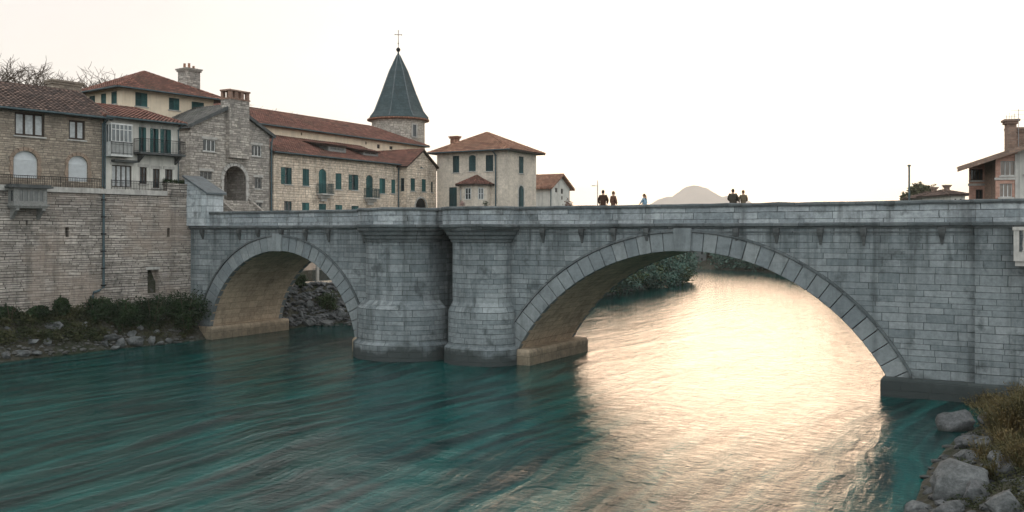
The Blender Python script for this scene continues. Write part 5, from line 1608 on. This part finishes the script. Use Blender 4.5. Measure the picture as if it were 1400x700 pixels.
def make_small_arch_bank():
    rr = random.Random(31)
    labs = ['pale angular rock low on the bank behind the small arch', 'flat wet rock at the waterline behind the small arch', 'broad pale rock beside the pier behind the small arch',
            'grey rock half way up the bank behind the small arch', 'tilted rock under the quay kerb behind the small arch', 'small rock next to the footing behind the small arch']
    for i, (x0, y0, x1, y1) in enumerate(((412, 436, 428, 446), (432, 437, 456, 445), (458, 420, 474, 432), (414, 410, 428, 424), (440, 400, 460, 412), (405, 426, 416, 438))):
        p, t = ground_hit((x0 + x1) / 2, y1)
        w = (x1 - x0) / FPX * t / 2; h = (y1 - y0) / FPX * t / 2
        o = obj('boulder', rock_bm(i + 60, w * 1.2, w, h * 1.3), ROCKP, uv=False, smooth=True); o.location = p + Vector((0, .1, h * .6)); o.rotation_euler = (0, rr.uniform(-.3, .3), rr.uniform(0, 3))
        tag(o, labs[i], 'boulder', 'boulders behind the small arch')
    bm = bmesh.new()
    for i in range(420):
        p, t = ground_hit(rr.uniform(385, 500), rr.uniform(385, 446)); s = rr.uniform(.12, .4)
        b2 = rock_bm_small(rr, s); tmp = bpy.data.meshes.new('tmp'); b2.to_mesh(tmp); b2.free()
        k = len(bm.verts); bm.from_mesh(tmp); bpy.data.meshes.remove(tmp); bm.verts.ensure_lookup_table()
        for v in bm.verts[k:]: v.co += p
    tag(obj('rip_rap', bm, ROCKD, uv=False), 'broken dark stones on the bank behind the small arch', 'stones', kind='stuff')
    for i, (px, py, w, h, lab) in enumerate(((446, 428, 1.6, 2.2, 'dark shrub in the middle of the bank behind the small arch'), (410, 396, 1.2, 1.3, 'dark shrub at the top of the bank behind the small arch'))):
        p, t = ground_hit(px, py); r = tag(empty('bank_shrub', p), lab, 'shrub', 'shrubs behind the small arch')
        bm = bmesh.new()
        for k in range(4): leaves(bm, (rr.uniform(-.4, .4) * w, rr.uniform(-.3, .3), h * rr.uniform(.2, .7)), (w * .5, w * .4, h * .4), 700, .08, 800 + i * 9 + k)
        obj('foliage', bm, LEAF_MID, r, uv=False, recalc=False)
        bm = bmesh.new(); tube(bm, [(0, 0, -.2), (.1, 0, h * .4), (0, .1, h * .8)], [.05, .04, .02], 6); obj('stems', bm, BARK, r, uv=False)


def make_far_vegetation():
    spots = [(792, 404, 4.0, 5.5), (806, 400, 4.5, 6), (820, 403, 4.6, 6.0), (832, 396, 6.0, 7), (846, 402, 4.2, 6), (856, 393, 7.0, 8), (868, 396, 5.2, 7), (880, 391, 7.4, 8),
             (893, 393, 5.6, 7), (903, 388, 7.6, 8), (914, 389, 5.4, 7), (924, 385, 6.0, 6.5), (932, 383.5, 4.0, 5), (842, 388, 7, 8), (890, 386, 8, 9), (776, 398, 6, 7)]
    words = ['first', 'second', 'third', 'fourth', 'fifth', 'sixth', 'seventh', 'eighth', 'ninth', 'tenth', 'eleventh', 'twelfth', 'thirteenth']
    for i, (px, py, h, w) in enumerate(spots):
        p, t = ground_hit(px, py)
        lab = ('%s tree from the left in the front row on the wooded point beyond the bridge' % words[i]) if i < 13 else ['tall tree behind the fourth tree of the wooded point', 'tallest tree behind the eighth tree of the wooded point', 'tree partly hidden by the arch at the near end of the wooded point'][i - 13]
        tree(p, h, w, 20 + i, lab, 'trees on the wooded point beyond the bridge', (LEAF_HAZED, LEAF_MID, LEAF_HAZED)[i % 3], 3400, .2, -.05)
    rr = random.Random(77)
    bm = bmesh.new()
    for i in range(240):
        px = rr.uniform(770, 938); f = (px - 770) / 168
        p, t = ground_hit(px, 413 - 29.5 * f - rr.random() * 4); s = rr.uniform(.15, .7)
        b2 = rock_bm_small(rr, s); tmp = bpy.data.meshes.new('tmp'); b2.to_mesh(tmp); b2.free()
        k = len(bm.verts); bm.from_mesh(tmp); bpy.data.meshes.remove(tmp); bm.verts.ensure_lookup_table()
        for v in bm.verts[k:]: v.co += p
    tag(obj('shore_stones', bm, ROCKP, uv=False), 'pale stones along the shore of the wooded point', 'stones', kind='stuff')
    # the wood on the far bank reads as one mass
    bm = bmesh.new()
    for i in range(7000):
        u, v = rr.uniform(-150, 38), rr.uniform(104, 215)
        sd = float(river_sd(u, v))
        if sd < .4 or sd > 14 or (v < 135 and u < 5): continue
        h = float(terrain_h(u, v)); p = W(u, v, h)
        kx = (p.x / p.y) * FPX + 700
        if 940 < kx < 980 and sd < 9: continue
        r_ = min(rr.uniform(2.2, 4.4), (8 + 34 * p.y / FPX - h) / 1.75)
        if r_ < .8: continue
        leaves(bm, p + Vector((0, 0, r_ * .65)), (r_, r_, r_ * .95), 230, .34, 2000 + i)
    tag(obj('far_wood', bm, LEAF_HAZED, uv=False, recalc=False), 'hazy wood covering the far bank beyond the wide arch', 'wood', kind='stuff')
    # trees and bushes by the right bridge end
    for i, (px, Y, top, w, lab) in enumerate(((1240, 150, 266, 3.6, 'small round tree leftmost behind the parapet at the right end'), (1254, 146, 262, 4.2, 'round grey green tree in the middle of the clump behind the right parapet'),
                                              (1268, 142, 257.5, 5.0, 'tallest round grey green tree behind the right parapet'), (1284, 138, 262, 4.0, 'grey green tree touching the low brown roof behind the right parapet'))):
        x = (px - 700) / FPX * Y; z = EYE + (HORIZON - top) * Y / FPX
        u, v = UV(x, Y); g = float(terrain_h(u, v))
        tree(Vector((x, Y, g)), (z - g) * 1.05, w, 60 + i, lab, 'trees behind the right end of the bridge', LEAF_OLIVE, 9000, .26, .15)
    # bare trees behind the left roofs
    for i, (px, Y, top, lab) in enumerate(((26, 92, 72, 'wide bare tree leftmost above the dark tiled roof'), (86, 96, 80, 'bare tree left of the cream villa roof'), (124, 98, 84, 'thin bare tree touching the cream villa roof'),
                                           (350, 125, 134, 'thin bare treetop peeping out right of the tall front chimney'))):
        x = (px - 700) / FPX * Y; z = EYE + (HORIZON - top) * Y / FPX
        bare_tree(Vector((x, Y, 10.5)), (z - 10.5) * 1.0, 5 + i * 3, lab)
    # red shrub by the small house
    Y = 118.0; x = (777 - 700) / FPX * Y
    r = tag(empty('garden_shrub', (x, Y, 8.7)), 'small reddish shrub at the corner of the small pale house', 'shrub')
    bm = bmesh.new(); leaves(bm, (0, 0, 2.2), (.9, .9, 1.8), 900, .1, 990); obj('foliage', bm, leafmat('reddish leaves', (.14, .05, .035), (.1, .07, .04)), r, uv=False, recalc=False)


def make_right_bank():
    R = [((1281, 563, 1340, 600), 'large tilted grey boulder nearest the bridge on the right bank'), ((1338, 566, 1372, 588), 'grey boulder behind the large tilted one beside the dry grass'),
         ((1307, 589, 1350, 617), 'middle boulder below the large tilted one, half in the grass'), ((1306, 615, 1334, 634), 'small pale rounded stone at the water edge of the right bank'),
         ((1268, 628, 1368, 688), 'biggest pale topped boulder leaning into the water'), ((1316, 657, 1366, 698), 'dark boulder tucked under the biggest one'),
         ((1343, 670, 1404, 712), 'pale boulder in the bottom right corner'), ((1234, 688, 1278, 706), 'pale half sunken stone at the bottom edge'),
         ((1362, 628, 1404, 660), 'boulder half hidden by dry grass at the right edge'), ((1336, 596, 1366, 618), 'rounded grey boulder right of the middle one, under the dry bush'), ((1352, 618, 1384, 640), 'pale grey boulder above the biggest one at the bush foot'), ((1370, 585, 1398, 606), 'grey boulder highest on the right bank below the end wall'), ((1318, 618, 1344, 632), 'small grey stone squeezed between the pale rounded one and the bush'), ((1284, 690, 1330, 712), 'wet dark stone between the half sunken one and the corner boulder')]
    for i, ((x0, y0, x1, y1), lab) in enumerate(R):
        p, t = ground_hit((x0 + x1) / 2, y1 - (y1 - y0) * .3)
        w = (x1 - x0) / FPX * t / 2; h = (y1 - y0) / FPX * t / 2
        o = obj('boulder', rock_bm(i + 140, w * 1.22, w * 1.0, h * 1.2), ROCKP if i in (3, 4, 6, 7, 9, 10) else ROCKD, uv=False, smooth=True)
        o.location = p + Vector((0, .2, h * .2)); o.rotation_euler = (rnd.uniform(-.1, .1), -.15 + rnd.uniform(-.1, .1), rnd.uniform(-.3, .3))
        tag(o, lab, 'boulder', 'boulders on the right bank')
    rr = random.Random(8)
    bm = bmesh.new()
    for i in range(260):
        px = rr.uniform(1245, 1420); p, t = ground_hit(px, rr.uniform(560, 720))
        if p.z <= .02: continue
        s = rr.uniform(.05, .2)
        b2 = rock_bm_small(rr, s); tmp = bpy.data.meshes.new('tmp'); b2.to_mesh(tmp); b2.free()
        k = len(bm.verts); bm.from_mesh(tmp); bpy.data.meshes.remove(tmp); bm.verts.ensure_lookup_table()
        for v in bm.verts[k:]: v.co += p
    tag(obj('bank_pebbles', bm, ROCKD, uv=False), 'dark pebbles between the boulders of the right bank', 'stones', kind='stuff')

    def tuft(bm, p, n, h, spread):
        for _ in range(n):
            a = rr.uniform(0, 6.28); L = h * rr.uniform(.45, 1.15); sp = spread * rr.random() ** .6
            b = p + Vector((math.cos(a) * .22 * rr.random(), math.sin(a) * .22 * rr.random(), 0))
            d = Vector((math.cos(a) * sp, math.sin(a) * sp, 1)).normalized()
            m_ = b + d * L * .55; e = b + d * L + Vector((math.cos(a), math.sin(a), 0)) * L * .22 * rr.random() - Vector((0, 0, L * .14 * sp))
            s = Vector((-math.sin(a), math.cos(a), 0)) * rr.uniform(.008, .017)
            v1, v2, v3, v4, v5 = (bm.verts.new(q) for q in (b - s, b + s, m_ + s, m_ - s, e))
            bm.faces.new((v1, v2, v3, v4)); bm.faces.new((v4, v3, v5))
            for k in range(3):
                q = b.lerp(e, rr.uniform(.35, 1)); w = .055
                c = Vector((rr.gauss(0, 1), rr.gauss(0, 1), rr.gauss(0.4, 1))).normalized() * w; c2 = c.cross(Vector((rr.gauss(0, 1), rr.gauss(0, 1), 1))).normalized() * w * .35
                bm.faces.new([bm.verts.new(q + z_) for z_ in (c, c2, -c, -c2)])
    for i, (px, py, n, h, sp, lab) in enumerate(((1398, 600, 900, 1.6, .8, 'big brown dry bush at the right edge above the boulders'), (1392, 566, 600, 1.1, .7, 'ochre dry bush nearest the bridge wall'),
                                                 (1404, 638, 600, 1.0, .8, 'olive brown dry bush behind the corner boulder'), (1376, 618, 260, .7, .8, 'low dry tuft between the middle and biggest boulders'),
                                                 (1400, 572, 900, 1.6, .7, 'dry bush at the right edge against the end wall'), (1340, 556, 420, .8, .8, 'low dark tuft at the foot of the bridge end wall'))):
        p, t = ground_hit(px, py); r = tag(empty('dry_bush', p), lab, 'bush', 'dry bushes on the right bank')
        bm = bmesh.new()
        for k in range(9):
            q = Vector((rr.gauss(0, .45), rr.gauss(0, .4), 0)); u, v = UV(p.x + q.x, p.y + q.y)
            q.z = float(terrain_h(u, v)) - p.z; tuft(bm, q, n // 6, h * rr.uniform(.6, 1.1), sp)
        obj('stalks', bm, GRASS, r, uv=False, recalc=False)
    bm = bmesh.new()
    for i in range(240):
        px = rr.uniform(1300, 1420); p, t = ground_hit(px, rr.uniform(545, 700))
        if p.z < .25: continue
        leaves(bm, p + Vector((0, 0, .08)), (.4, .4, .2), 40, .04, 4000 + i)
    tag(obj('bank_grass', bm, GRASSLOW, uv=False, recalc=False), 'low dark grass on the right bank', 'grass', kind='stuff')


# ------------------------------------------------------------------ mountain, lamps
def make_mountain():
    Y = 6000.0
    m = plain('haze faded mountain rock', (.2, .16, .125), .95, .3, .01)  # peach lightness of the haze fade put into the rock colour
    peaks = [(950, 253, 42), (912, 268, 32), (998, 267, 42), (1050, 278, 50), (860, 282, 90), (1130, 286, 120), (760, 290, 140), (1240, 292, 140)]
    xs = np.linspace(-1800, 4200, 241); ys = np.linspace(-800, 800, 50)
    bm = bmesh.new(); rows = []
    for y in ys:
        row = []
        for x in xs:
            h = 0
            for px, py, w in peaks:
                cx = (px - 700) / FPX * Y; ww = w / FPX * Y
                a = (EYE + (HORIZON - py) * Y / FPX)
                h = max(h, a * math.exp(-(abs(x - cx) / ww) ** 1.7 * .42 - (y / 420) ** 2))
            h *= 1 + .05 * noise.noise(Vector((x / 150, y / 150, 1))) + .03 * noise.noise(Vector((x / 42, y / 42, 3)))
            row.append(bm.verts.new((x, Y + y, h - 2)))
        rows.append(row)
    for a, b in zip(rows, rows[1:]):
        for i in range(len(xs) - 1): bm.faces.new((a[i], a[i + 1], b[i + 1], b[i]))
    tag(obj('mountain', bm, m, uv=False, smooth=True), kind='structure')


def make_poles():
    Y = 130.0; x = (817 - 700) / FPX * Y; u, v = UV(x, Y); g = float(terrain_h(u, v))
    zz = lambda py, Y=Y: EYE + (HORIZON - py) * Y / FPX
    r = tag(empty('street_lamp', (x, Y, g)), 'thin grey street lamp with a short arm behind the bridge parapet', 'street lamp')
    bm = bmesh.new(); tube(bm, [(0, 0, -.2), (0, 0, zz(252) - g), (0, 0, zz(246.5) - g)], [.1, .06, .05], 8); obj('pole', bm, GALV, r)
    bm = bmesh.new(); tube(bm, [(0, 0, zz(254.5) - g), (-.6, 0, zz(253.5) - g)], .03, 6); obj('arm', bm, GALV, r)
    bm = bmesh.new(); z = zz(254) - g; vs = box(bm, -.85, -.25, -.12, .12, z - .06, z + .08); bmesh.ops.bevel(bm, geom=bm.edges[:], offset=.03, segments=2, affect='EDGES'); obj('lamp_head', bm, WHITEPAINT, r)
    Y = 57.0; x = (1243 - 700) / FPX * Y; zz = lambda py: EYE + (HORIZON - py) * Y / FPX
    u, v = UV(x, Y); g = DECK if v < 8 else max(0, float(terrain_h(u, v)))
    Y2 = 80.0; x = (1243 - 700) / FPX * Y2; u, v = UV(x, Y2); g = float(terrain_h(u, v)); z2 = lambda py: EYE + (HORIZON - py) * Y2 / FPX
    r = tag(empty('metal_pole', (x, Y2, g)), 'lone dark metal pole with a small cap behind the right parapet', 'pole')
    bm = bmesh.new(); tube(bm, [(0, 0, -.2), (0, 0, z2(226) - g)], [.11, .08], 8); obj('shaft', bm, PIPE, r)
    bm = bmesh.new(); lathe(bm, [(.05, z2(228) - g), (.15, z2(227.5) - g), (.15, z2(225.5) - g), (.05, z2(225) - g)], 10); obj('cap', bm, PIPE, r)


# ------------------------------------------------------------------ people on the bridge
def skin_chain(name, joints, edges, m, parent, root=0, sub=2):
    me = bpy.data.meshes.new(name)
    me.from_pydata([j[0] for j in joints], edges, [])
    o = bpy.data.objects.new(name, me); C.objects.link(o)
    md = o.modifiers.new('Skin', 'SKIN'); md.use_smooth_shade = True
    for i, j in enumerate(joints):
        sv = me.skin_vertices[0].data[i]; sv.radius = (j[1], j[2] if len(j) > 2 else j[1]); sv.use_root = (i == root)
    s = o.modifiers.new('Subsurf', 'SUBSURF'); s.levels = s.render_levels = sub
    dg = bpy.context.evaluated_depsgraph_get(); dg.update()
    m2 = bpy.data.meshes.new_from_object(o.evaluated_get(dg)); m2.name = name
    o.modifiers.clear(); o.data = m2; bpy.data.meshes.remove(me)
    m2.materials.clear(); m2.materials.append(m)
    m2.polygons.foreach_set('use_smooth', [True] * len(m2.polygons))
    o.parent = parent
    return o


def person(px, v, top, face, label, coat, legs, hair, bulky=1.0, long_hair=False, arm=0.0, lean=0.0, group='people standing on the bridge'):
    F = Frame(0, v, ANG_U); x = F.front(px, 270)[0]; t = F.p.y + x * F.ex[1]
    zt = EYE + (HORIZON - top) * t / FPX; H = zt - DECK; s = H / 1.75
    p = W(x, v, DECK)
    r = tag(empty('person', p, face), label, 'person', group); r.scale = (s, s, s)
    skin = SKIN
    J = []; E = []
    def add(co, ra, rb=None, par=None):
        J.append((Vector(co), ra, rb or ra)); i = len(J) - 1
        if par is not None: E.append((par, i))
        return i
    L = lean
    pel = add((0, 0, .95), .13, .1); sp = add((0, .01 + L * .3, 1.15), .115, .09, pel); ch = add((0, .01 + L * .7, 1.35), .14, .095, sp); nb = add((0, L, 1.47), .07, .06, ch)
    ne = add((0, L + .015, 1.54), .072, .072, nb); hd = add((0, L + .03, 1.61), .082, .092, ne); h2 = add((0, L + .025, 1.68), .095, .108, hd); cr = add((0, L + .02, 1.735), .07, .08, h2)
    add((0, L + .125, 1.635), .013, .013, hd)                       # nose
    arms = []
    for sx in (-1, 1):
        sh = add((sx * .17, L * .9, 1.425), .055, .055, ch); el = add((sx * (.24 + .03 * bulky), L * .6 + .02 + arm * .1, 1.17), .042, .042, sh); wr = add((sx * (.22 - arm * .08), L * .5 + .1 + arm * .2, .97 + arm * .14), .028, .028, el)
        pm = add((sx * (.21 - arm * .08), L * .5 + .13 + arm * .25, .9 + arm * .13), .034, .018, wr)
        for k, (dx, ln) in enumerate(((-.028, .075), (-.009, .085), (.01, .08), (.027, .065))):
            kx = add((sx * (.21 - arm * .08) + dx, L * .5 + .15 + arm * .3, .86 + arm * .13), .009, .009, pm)
            add((sx * (.21 - arm * .08) + dx, L * .5 + .16 + arm * .3, .86 + arm * .13 - ln * .6), .008, .008, kx)
        add((sx * (.21 - arm * .08 - .045), L * .5 + .17 + arm * .25, .9 + arm * .12), .01, .01, pm)
        arms.append((sh, el, wr))
        hp = add((sx * .095, 0, .9), .09, .09, pel); kn = add((sx * .1, .02, .5), .06, .06, hp); an = add((sx * .1, -.02, .09), .04, .042, kn); add((sx * .11, .12, .035), .036, .03, an)
    skin_chain('body', J, E, skin, r)
    # jacket and trousers follow the body a little outside it
    g = 1.0
    JJ = [(J[pel][0] + Vector((0, 0, -.22)), .17 * bulky, .14 * bulky), (J[pel][0] + Vector((0, 0, .08)), .16 * bulky, .125 * bulky), (J[sp][0], .155 * bulky, .125 * bulky), (J[ch][0], .175 * bulky, .125 * bulky), (J[nb][0] + Vector((0, 0, -.01)), .085, .075)]
    EE = [(0, 1), (1, 2), (2, 3), (3, 4)]
    for sh, el, wr in arms:
        i = len(JJ); JJ += [(J[sh][0], .08 * bulky, .08 * bulky), (J[el][0], .066 * bulky, .066 * bulky), (J[wr][0], .048 * bulky, .048 * bulky)]; EE += [(3, i), (i, i + 1), (i + 1, i + 2)]
    skin_chain('jacket', JJ, EE, coat, r, root=1)
    TT = [(Vector((0, 0, .95)), .13, .1)]; TE = []
    for sx in (-1, 1):
        i = len(TT); TT += [(Vector((sx * .085, 0, .82)), .095, .1), (Vector((sx * .1, .02, .5)), .078, .078), (Vector((sx * .1, -.02, .13)), .062, .062)]; TE += [(0, i), (i, i + 1), (i + 1, i + 2)]
    skin_chain('trousers', TT, TE, legs, r)
    bm = bmesh.new(); bmesh.ops.create_icosphere(bm, subdivisions=3, radius=1)
    cut = [q for q in bm.verts if q.co.z < -.75 or (q.co.y > .35 and q.co.z < .42) or (q.co.z < -.1 and q.co.y > -.05)]
    bmesh.ops.delete(bm, geom=cut, context='VERTS')
    for q in bm.verts:
        n_ = 1 + .06 * noise.noise(q.co * 3 + Vector((px, 0, 0)))
        q.co = Vector((q.co.x * .088 * n_, q.co.y * .107 * n_ + L + .018, q.co.z * .12 * n_ + 1.66))
    hr = obj('hair', bm, hair, r, uv=False, smooth=True)
    if long_hair:
        bm = bmesh.new(); tube(bm, [(0, L - .075, 1.68), (0, L - .13, 1.64), (0, L - .14, 1.5), (0, L - .11, 1.36)], [.02, .036, .034, .008], 8); obj('ponytail', bm, hair, hr, uv=False, smooth=True)
    for nm, dz, rad in (('eye', 1.655, .012),):
        for sx in (-1, 1):
            bm = bmesh.new(); bmesh.ops.create_icosphere(bm, subdivisions=2, radius=rad)
            for q in bm.verts: q.co += Vector((sx * .032, L + .105, dz))
            obj(nm, bm, IRON, r, uv=False, smooth=True)
    bm = bmesh.new(); box(bm, -.025, .025, L + .1, L + .112, 1.585, 1.594); obj('mouth', bm, MOUTH, r, uv=False)
    return r


SKIN = plain('skin', (.42, .25, .18), .6, .08, 6)
MOUTH = plain('lips', (.3, .12, .1), .6, .05, 6)


def make_people():
    cl = lambda n, c: plain(n, c, .9, .2, 9)
    dk = cl('dark hair', (.03, .02, .015)); br = cl('brown hair', (.12, .065, .03))
    N = ANG_U
    person(824.5, 1.3, 260.2, N + .3, 'person in a long dark brown coat, leftmost on the bridge', cl('dark brown coat', (.05, .025, .015)), cl('black trousers', (.015, .015, .018)), dk, 1.15)
    person(838.3, 1.5, 261.8, N - .5, 'person in a brown jacket and pale trousers beside the dark coated one', cl('brown jacket', (.11, .055, .035)), cl('pale trousers', (.3, .28, .25)), br, 1.05)
    person(882.3, 1.2, 265.3, N + 1.3, 'person with tied back hair and light blue top, alone and leaning on the parapet', cl('light blue top', (.2, .3, .38)), cl('blue jeans', (.05, .07, .11)), br, .92, True, 1.0, .08)
    person(1002, 1.25, 258.6, N + .1, 'broad person in a bulky dark jacket, taller one of the right pair', cl('dark bulky jacket', (.05, .042, .032)), cl('dark trousers', (.02, .02, .022)), dk, 1.35, arm=.8)
    person(1016.3, 1.35, 260.2, N + .6, 'slighter person in a khaki jacket, shorter one of the right pair', cl('khaki jacket', (.11, .085, .055)), cl('grey trousers', (.07, .07, .07)), br, 1.0, arm=.7)


# ------------------------------------------------------------------ light, air and camera
SUN_AZ, SUN_EL = math.atan2(310, FPX), math.radians(11.0)          # azimuth east of the view axis


def make_light():
    w = bpy.data.worlds.new('World'); scene.world = w; w.use_nodes = True
    nt = w.node_tree; bg = nt.nodes['Background']
    sky = nt.nodes.new('ShaderNodeTexSky'); sky.sky_type = 'NISHITA'; sky.sun_disc = False
    sky.sun_elevation = SUN_EL; sky.sun_rotation = SUN_AZ
    sky.altitude = 100; sky.air_density = 1.0; sky.dust_density = 1.6; sky.ozone_density = 1.0
    # a thin high veil of cloud whitens the whole sky
    tc = nt.nodes.new('ShaderNodeTexCoord'); mp = nt.nodes.new('ShaderNodeMapping'); mp.inputs['Scale'].default_value = (1.2, 1.2, 5)
    nz = nt.nodes.new('ShaderNodeTexNoise'); nz.inputs['Scale'].default_value = 1.6; nz.inputs['Detail'].default_value = 6; nz.inputs['Distortion'].default_value = .4
    rp = nt.nodes.new('ShaderNodeValToRGB'); rp.color_ramp.elements[0].position = .3; rp.color_ramp.elements[1].position = .75
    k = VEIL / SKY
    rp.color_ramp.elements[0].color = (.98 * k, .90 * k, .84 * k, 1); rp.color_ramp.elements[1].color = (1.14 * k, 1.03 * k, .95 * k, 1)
    # veil brightened behind the camera, added as fill light for the bridge front
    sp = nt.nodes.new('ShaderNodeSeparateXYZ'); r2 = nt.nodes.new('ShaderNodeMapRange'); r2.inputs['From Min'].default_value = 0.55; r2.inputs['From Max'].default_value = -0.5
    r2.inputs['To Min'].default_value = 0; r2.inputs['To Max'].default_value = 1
    gm = nt.nodes.new('ShaderNodeMix'); gm.data_type = 'RGBA'; gm.inputs[6].default_value = (1, 1, 1, 1); gm.inputs[7].default_value = BACK_FILL + (1,)
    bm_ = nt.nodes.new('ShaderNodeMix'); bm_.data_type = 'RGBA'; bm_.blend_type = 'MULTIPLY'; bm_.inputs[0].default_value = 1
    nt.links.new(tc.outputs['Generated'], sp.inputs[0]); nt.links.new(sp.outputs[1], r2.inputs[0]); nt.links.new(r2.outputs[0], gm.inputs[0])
    ad = nt.nodes.new('ShaderNodeMix'); ad.data_type = 'RGBA'; ad.blend_type = 'ADD'; ad.inputs[0].default_value = 1
    ms = nt.nodes.new('ShaderNodeMix'); ms.data_type = 'RGBA'; ms.blend_type = 'MULTIPLY'; ms.inputs[0].default_value = 1; ms.inputs[7].default_value = (CLEAR, CLEAR, CLEAR, 1)
    L = nt.links.new
    L(tc.outputs['Generated'], mp.inputs[0]); L(mp.outputs[0], nz.inputs[0]); L(nz.outputs[0], rp.inputs[0]); hs = nt.nodes.new('ShaderNodeHueSaturation'); hs.inputs['Saturation'].default_value = .8; L(sky.outputs[0], hs.inputs['Color']); L(hs.outputs[0], ms.inputs[6])
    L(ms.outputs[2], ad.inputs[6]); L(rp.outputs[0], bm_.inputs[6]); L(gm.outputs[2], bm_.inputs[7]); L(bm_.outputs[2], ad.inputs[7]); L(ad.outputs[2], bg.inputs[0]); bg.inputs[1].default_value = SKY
    l = bpy.data.lights.new('sun', 'SUN'); l.energy = SUN; l.angle = math.radians(34); l.color = (1.0, .64, .4)
    o = bpy.data.objects.new('sun', l); C.objects.link(o)
    d = Vector((math.sin(SUN_AZ) * math.cos(SUN_EL), math.cos(SUN_AZ) * math.cos(SUN_EL), math.sin(SUN_EL)))
    o.rotation_euler = d.to_track_quat('Z', 'Y').to_euler()


def make_haze():
    m = bpy.data.materials.new('river haze'); m.use_nodes = True
    nt = m.node_tree; nt.nodes.remove(nt.nodes['Principled BSDF'])
    v = nt.nodes.new('ShaderNodeVolumePrincipled'); v.inputs['Color'].default_value = (1.0, .93, .86, 1); v.inputs['Density'].default_value = HAZE; v.inputs['Anisotropy'].default_value = 0
    nt.links.new(v.outputs[0], nt.nodes['Material Output'].inputs['Volume'])
    bm = bmesh.new(); box(bm, -6000, 6000, -1400, 7200, -4.2, 345)
    tag(obj('haze', bm, m, uv=False), 'pale haze hanging over the river valley', 'haze', kind='stuff')


VEIL, CLEAR, BACK_FILL = 0.37, 0.13, (1.7, 2.0, 2.2)
SKY, SUN, HAZE, EXPOSURE = 0.15, 0.62, 0.00018, 1.18


def make_camera():
    c = bpy.data.cameras.new('camera'); o = bpy.data.objects.new('camera', c); C.objects.link(o)
    o.location = (0, 0, EYE); o.rotation_euler = (math.pi / 2, 0, 0)
    c.sensor_width = 36; c.lens = 36 * FPX / 1400; c.shift_y = -(350 - HORIZON) / 1400; c.clip_end = 12000; c.clip_start = .1
    scene.camera = o
    vs = scene.view_settings; vs.view_transform = 'Standard'; vs.look = 'None'; vs.gamma = 1; vs.exposure = EXPOSURE; vs.use_curve_mapping = False
    scene.cycles.max_bounces = 8; scene.cycles.diffuse_bounces = 4; scene.cycles.glossy_bounces = 4; scene.cycles.volume_bounces = 1
    scene.cycles.use_denoising = True


def make_pots():
    for i, (px, col, lab) in enumerate(((632, (.45, .3, .28), 'flower pot with pale pink flowers on the far parapet before the square house'), (664, (.03, .05, .025), 'flower pot with a dark green plant on the far parapet before the bay'))):
        F = Frame(0, BW + .2, ANG_U); x = F.front(px, 280)[0]
        r = tag(empty('flower_pot', W(x, BW + .2, 9.571)), lab, 'flower pot', 'flower pots on the far parapet')
        bm = bmesh.new(); lathe(bm, [(.12, 0), (.19, .28), (.21, .28), (.21, .33), (.15, .33)], 12); obj('pot', bm, TILE_OCHRE, r, uv=False)
        bm = bmesh.new(); leaves(bm, (0, 0, .5), (.34, .34, .3), 160, .05, 7000 + i); obj('plant', bm, leafmat('pot leaves', col, tuple(c * .6 for c in col)), r, uv=False, recalc=False)


make_ground(); make_river()
make_bridge(); make_side_balcony()
make_retaining_wall(); make_brick_house(); make_white_house(); make_cream_house(); make_gable_house(); make_long_house(); make_church(); make_square_house(); make_small_house()
make_pink_house(); make_far_houses(); make_quay()
make_left_bank(); make_small_arch_bank(); make_far_vegetation(); make_right_bank(); make_mountain(); make_poles(); make_people(); make_pots()
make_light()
if HAZE: make_haze()
make_camera()
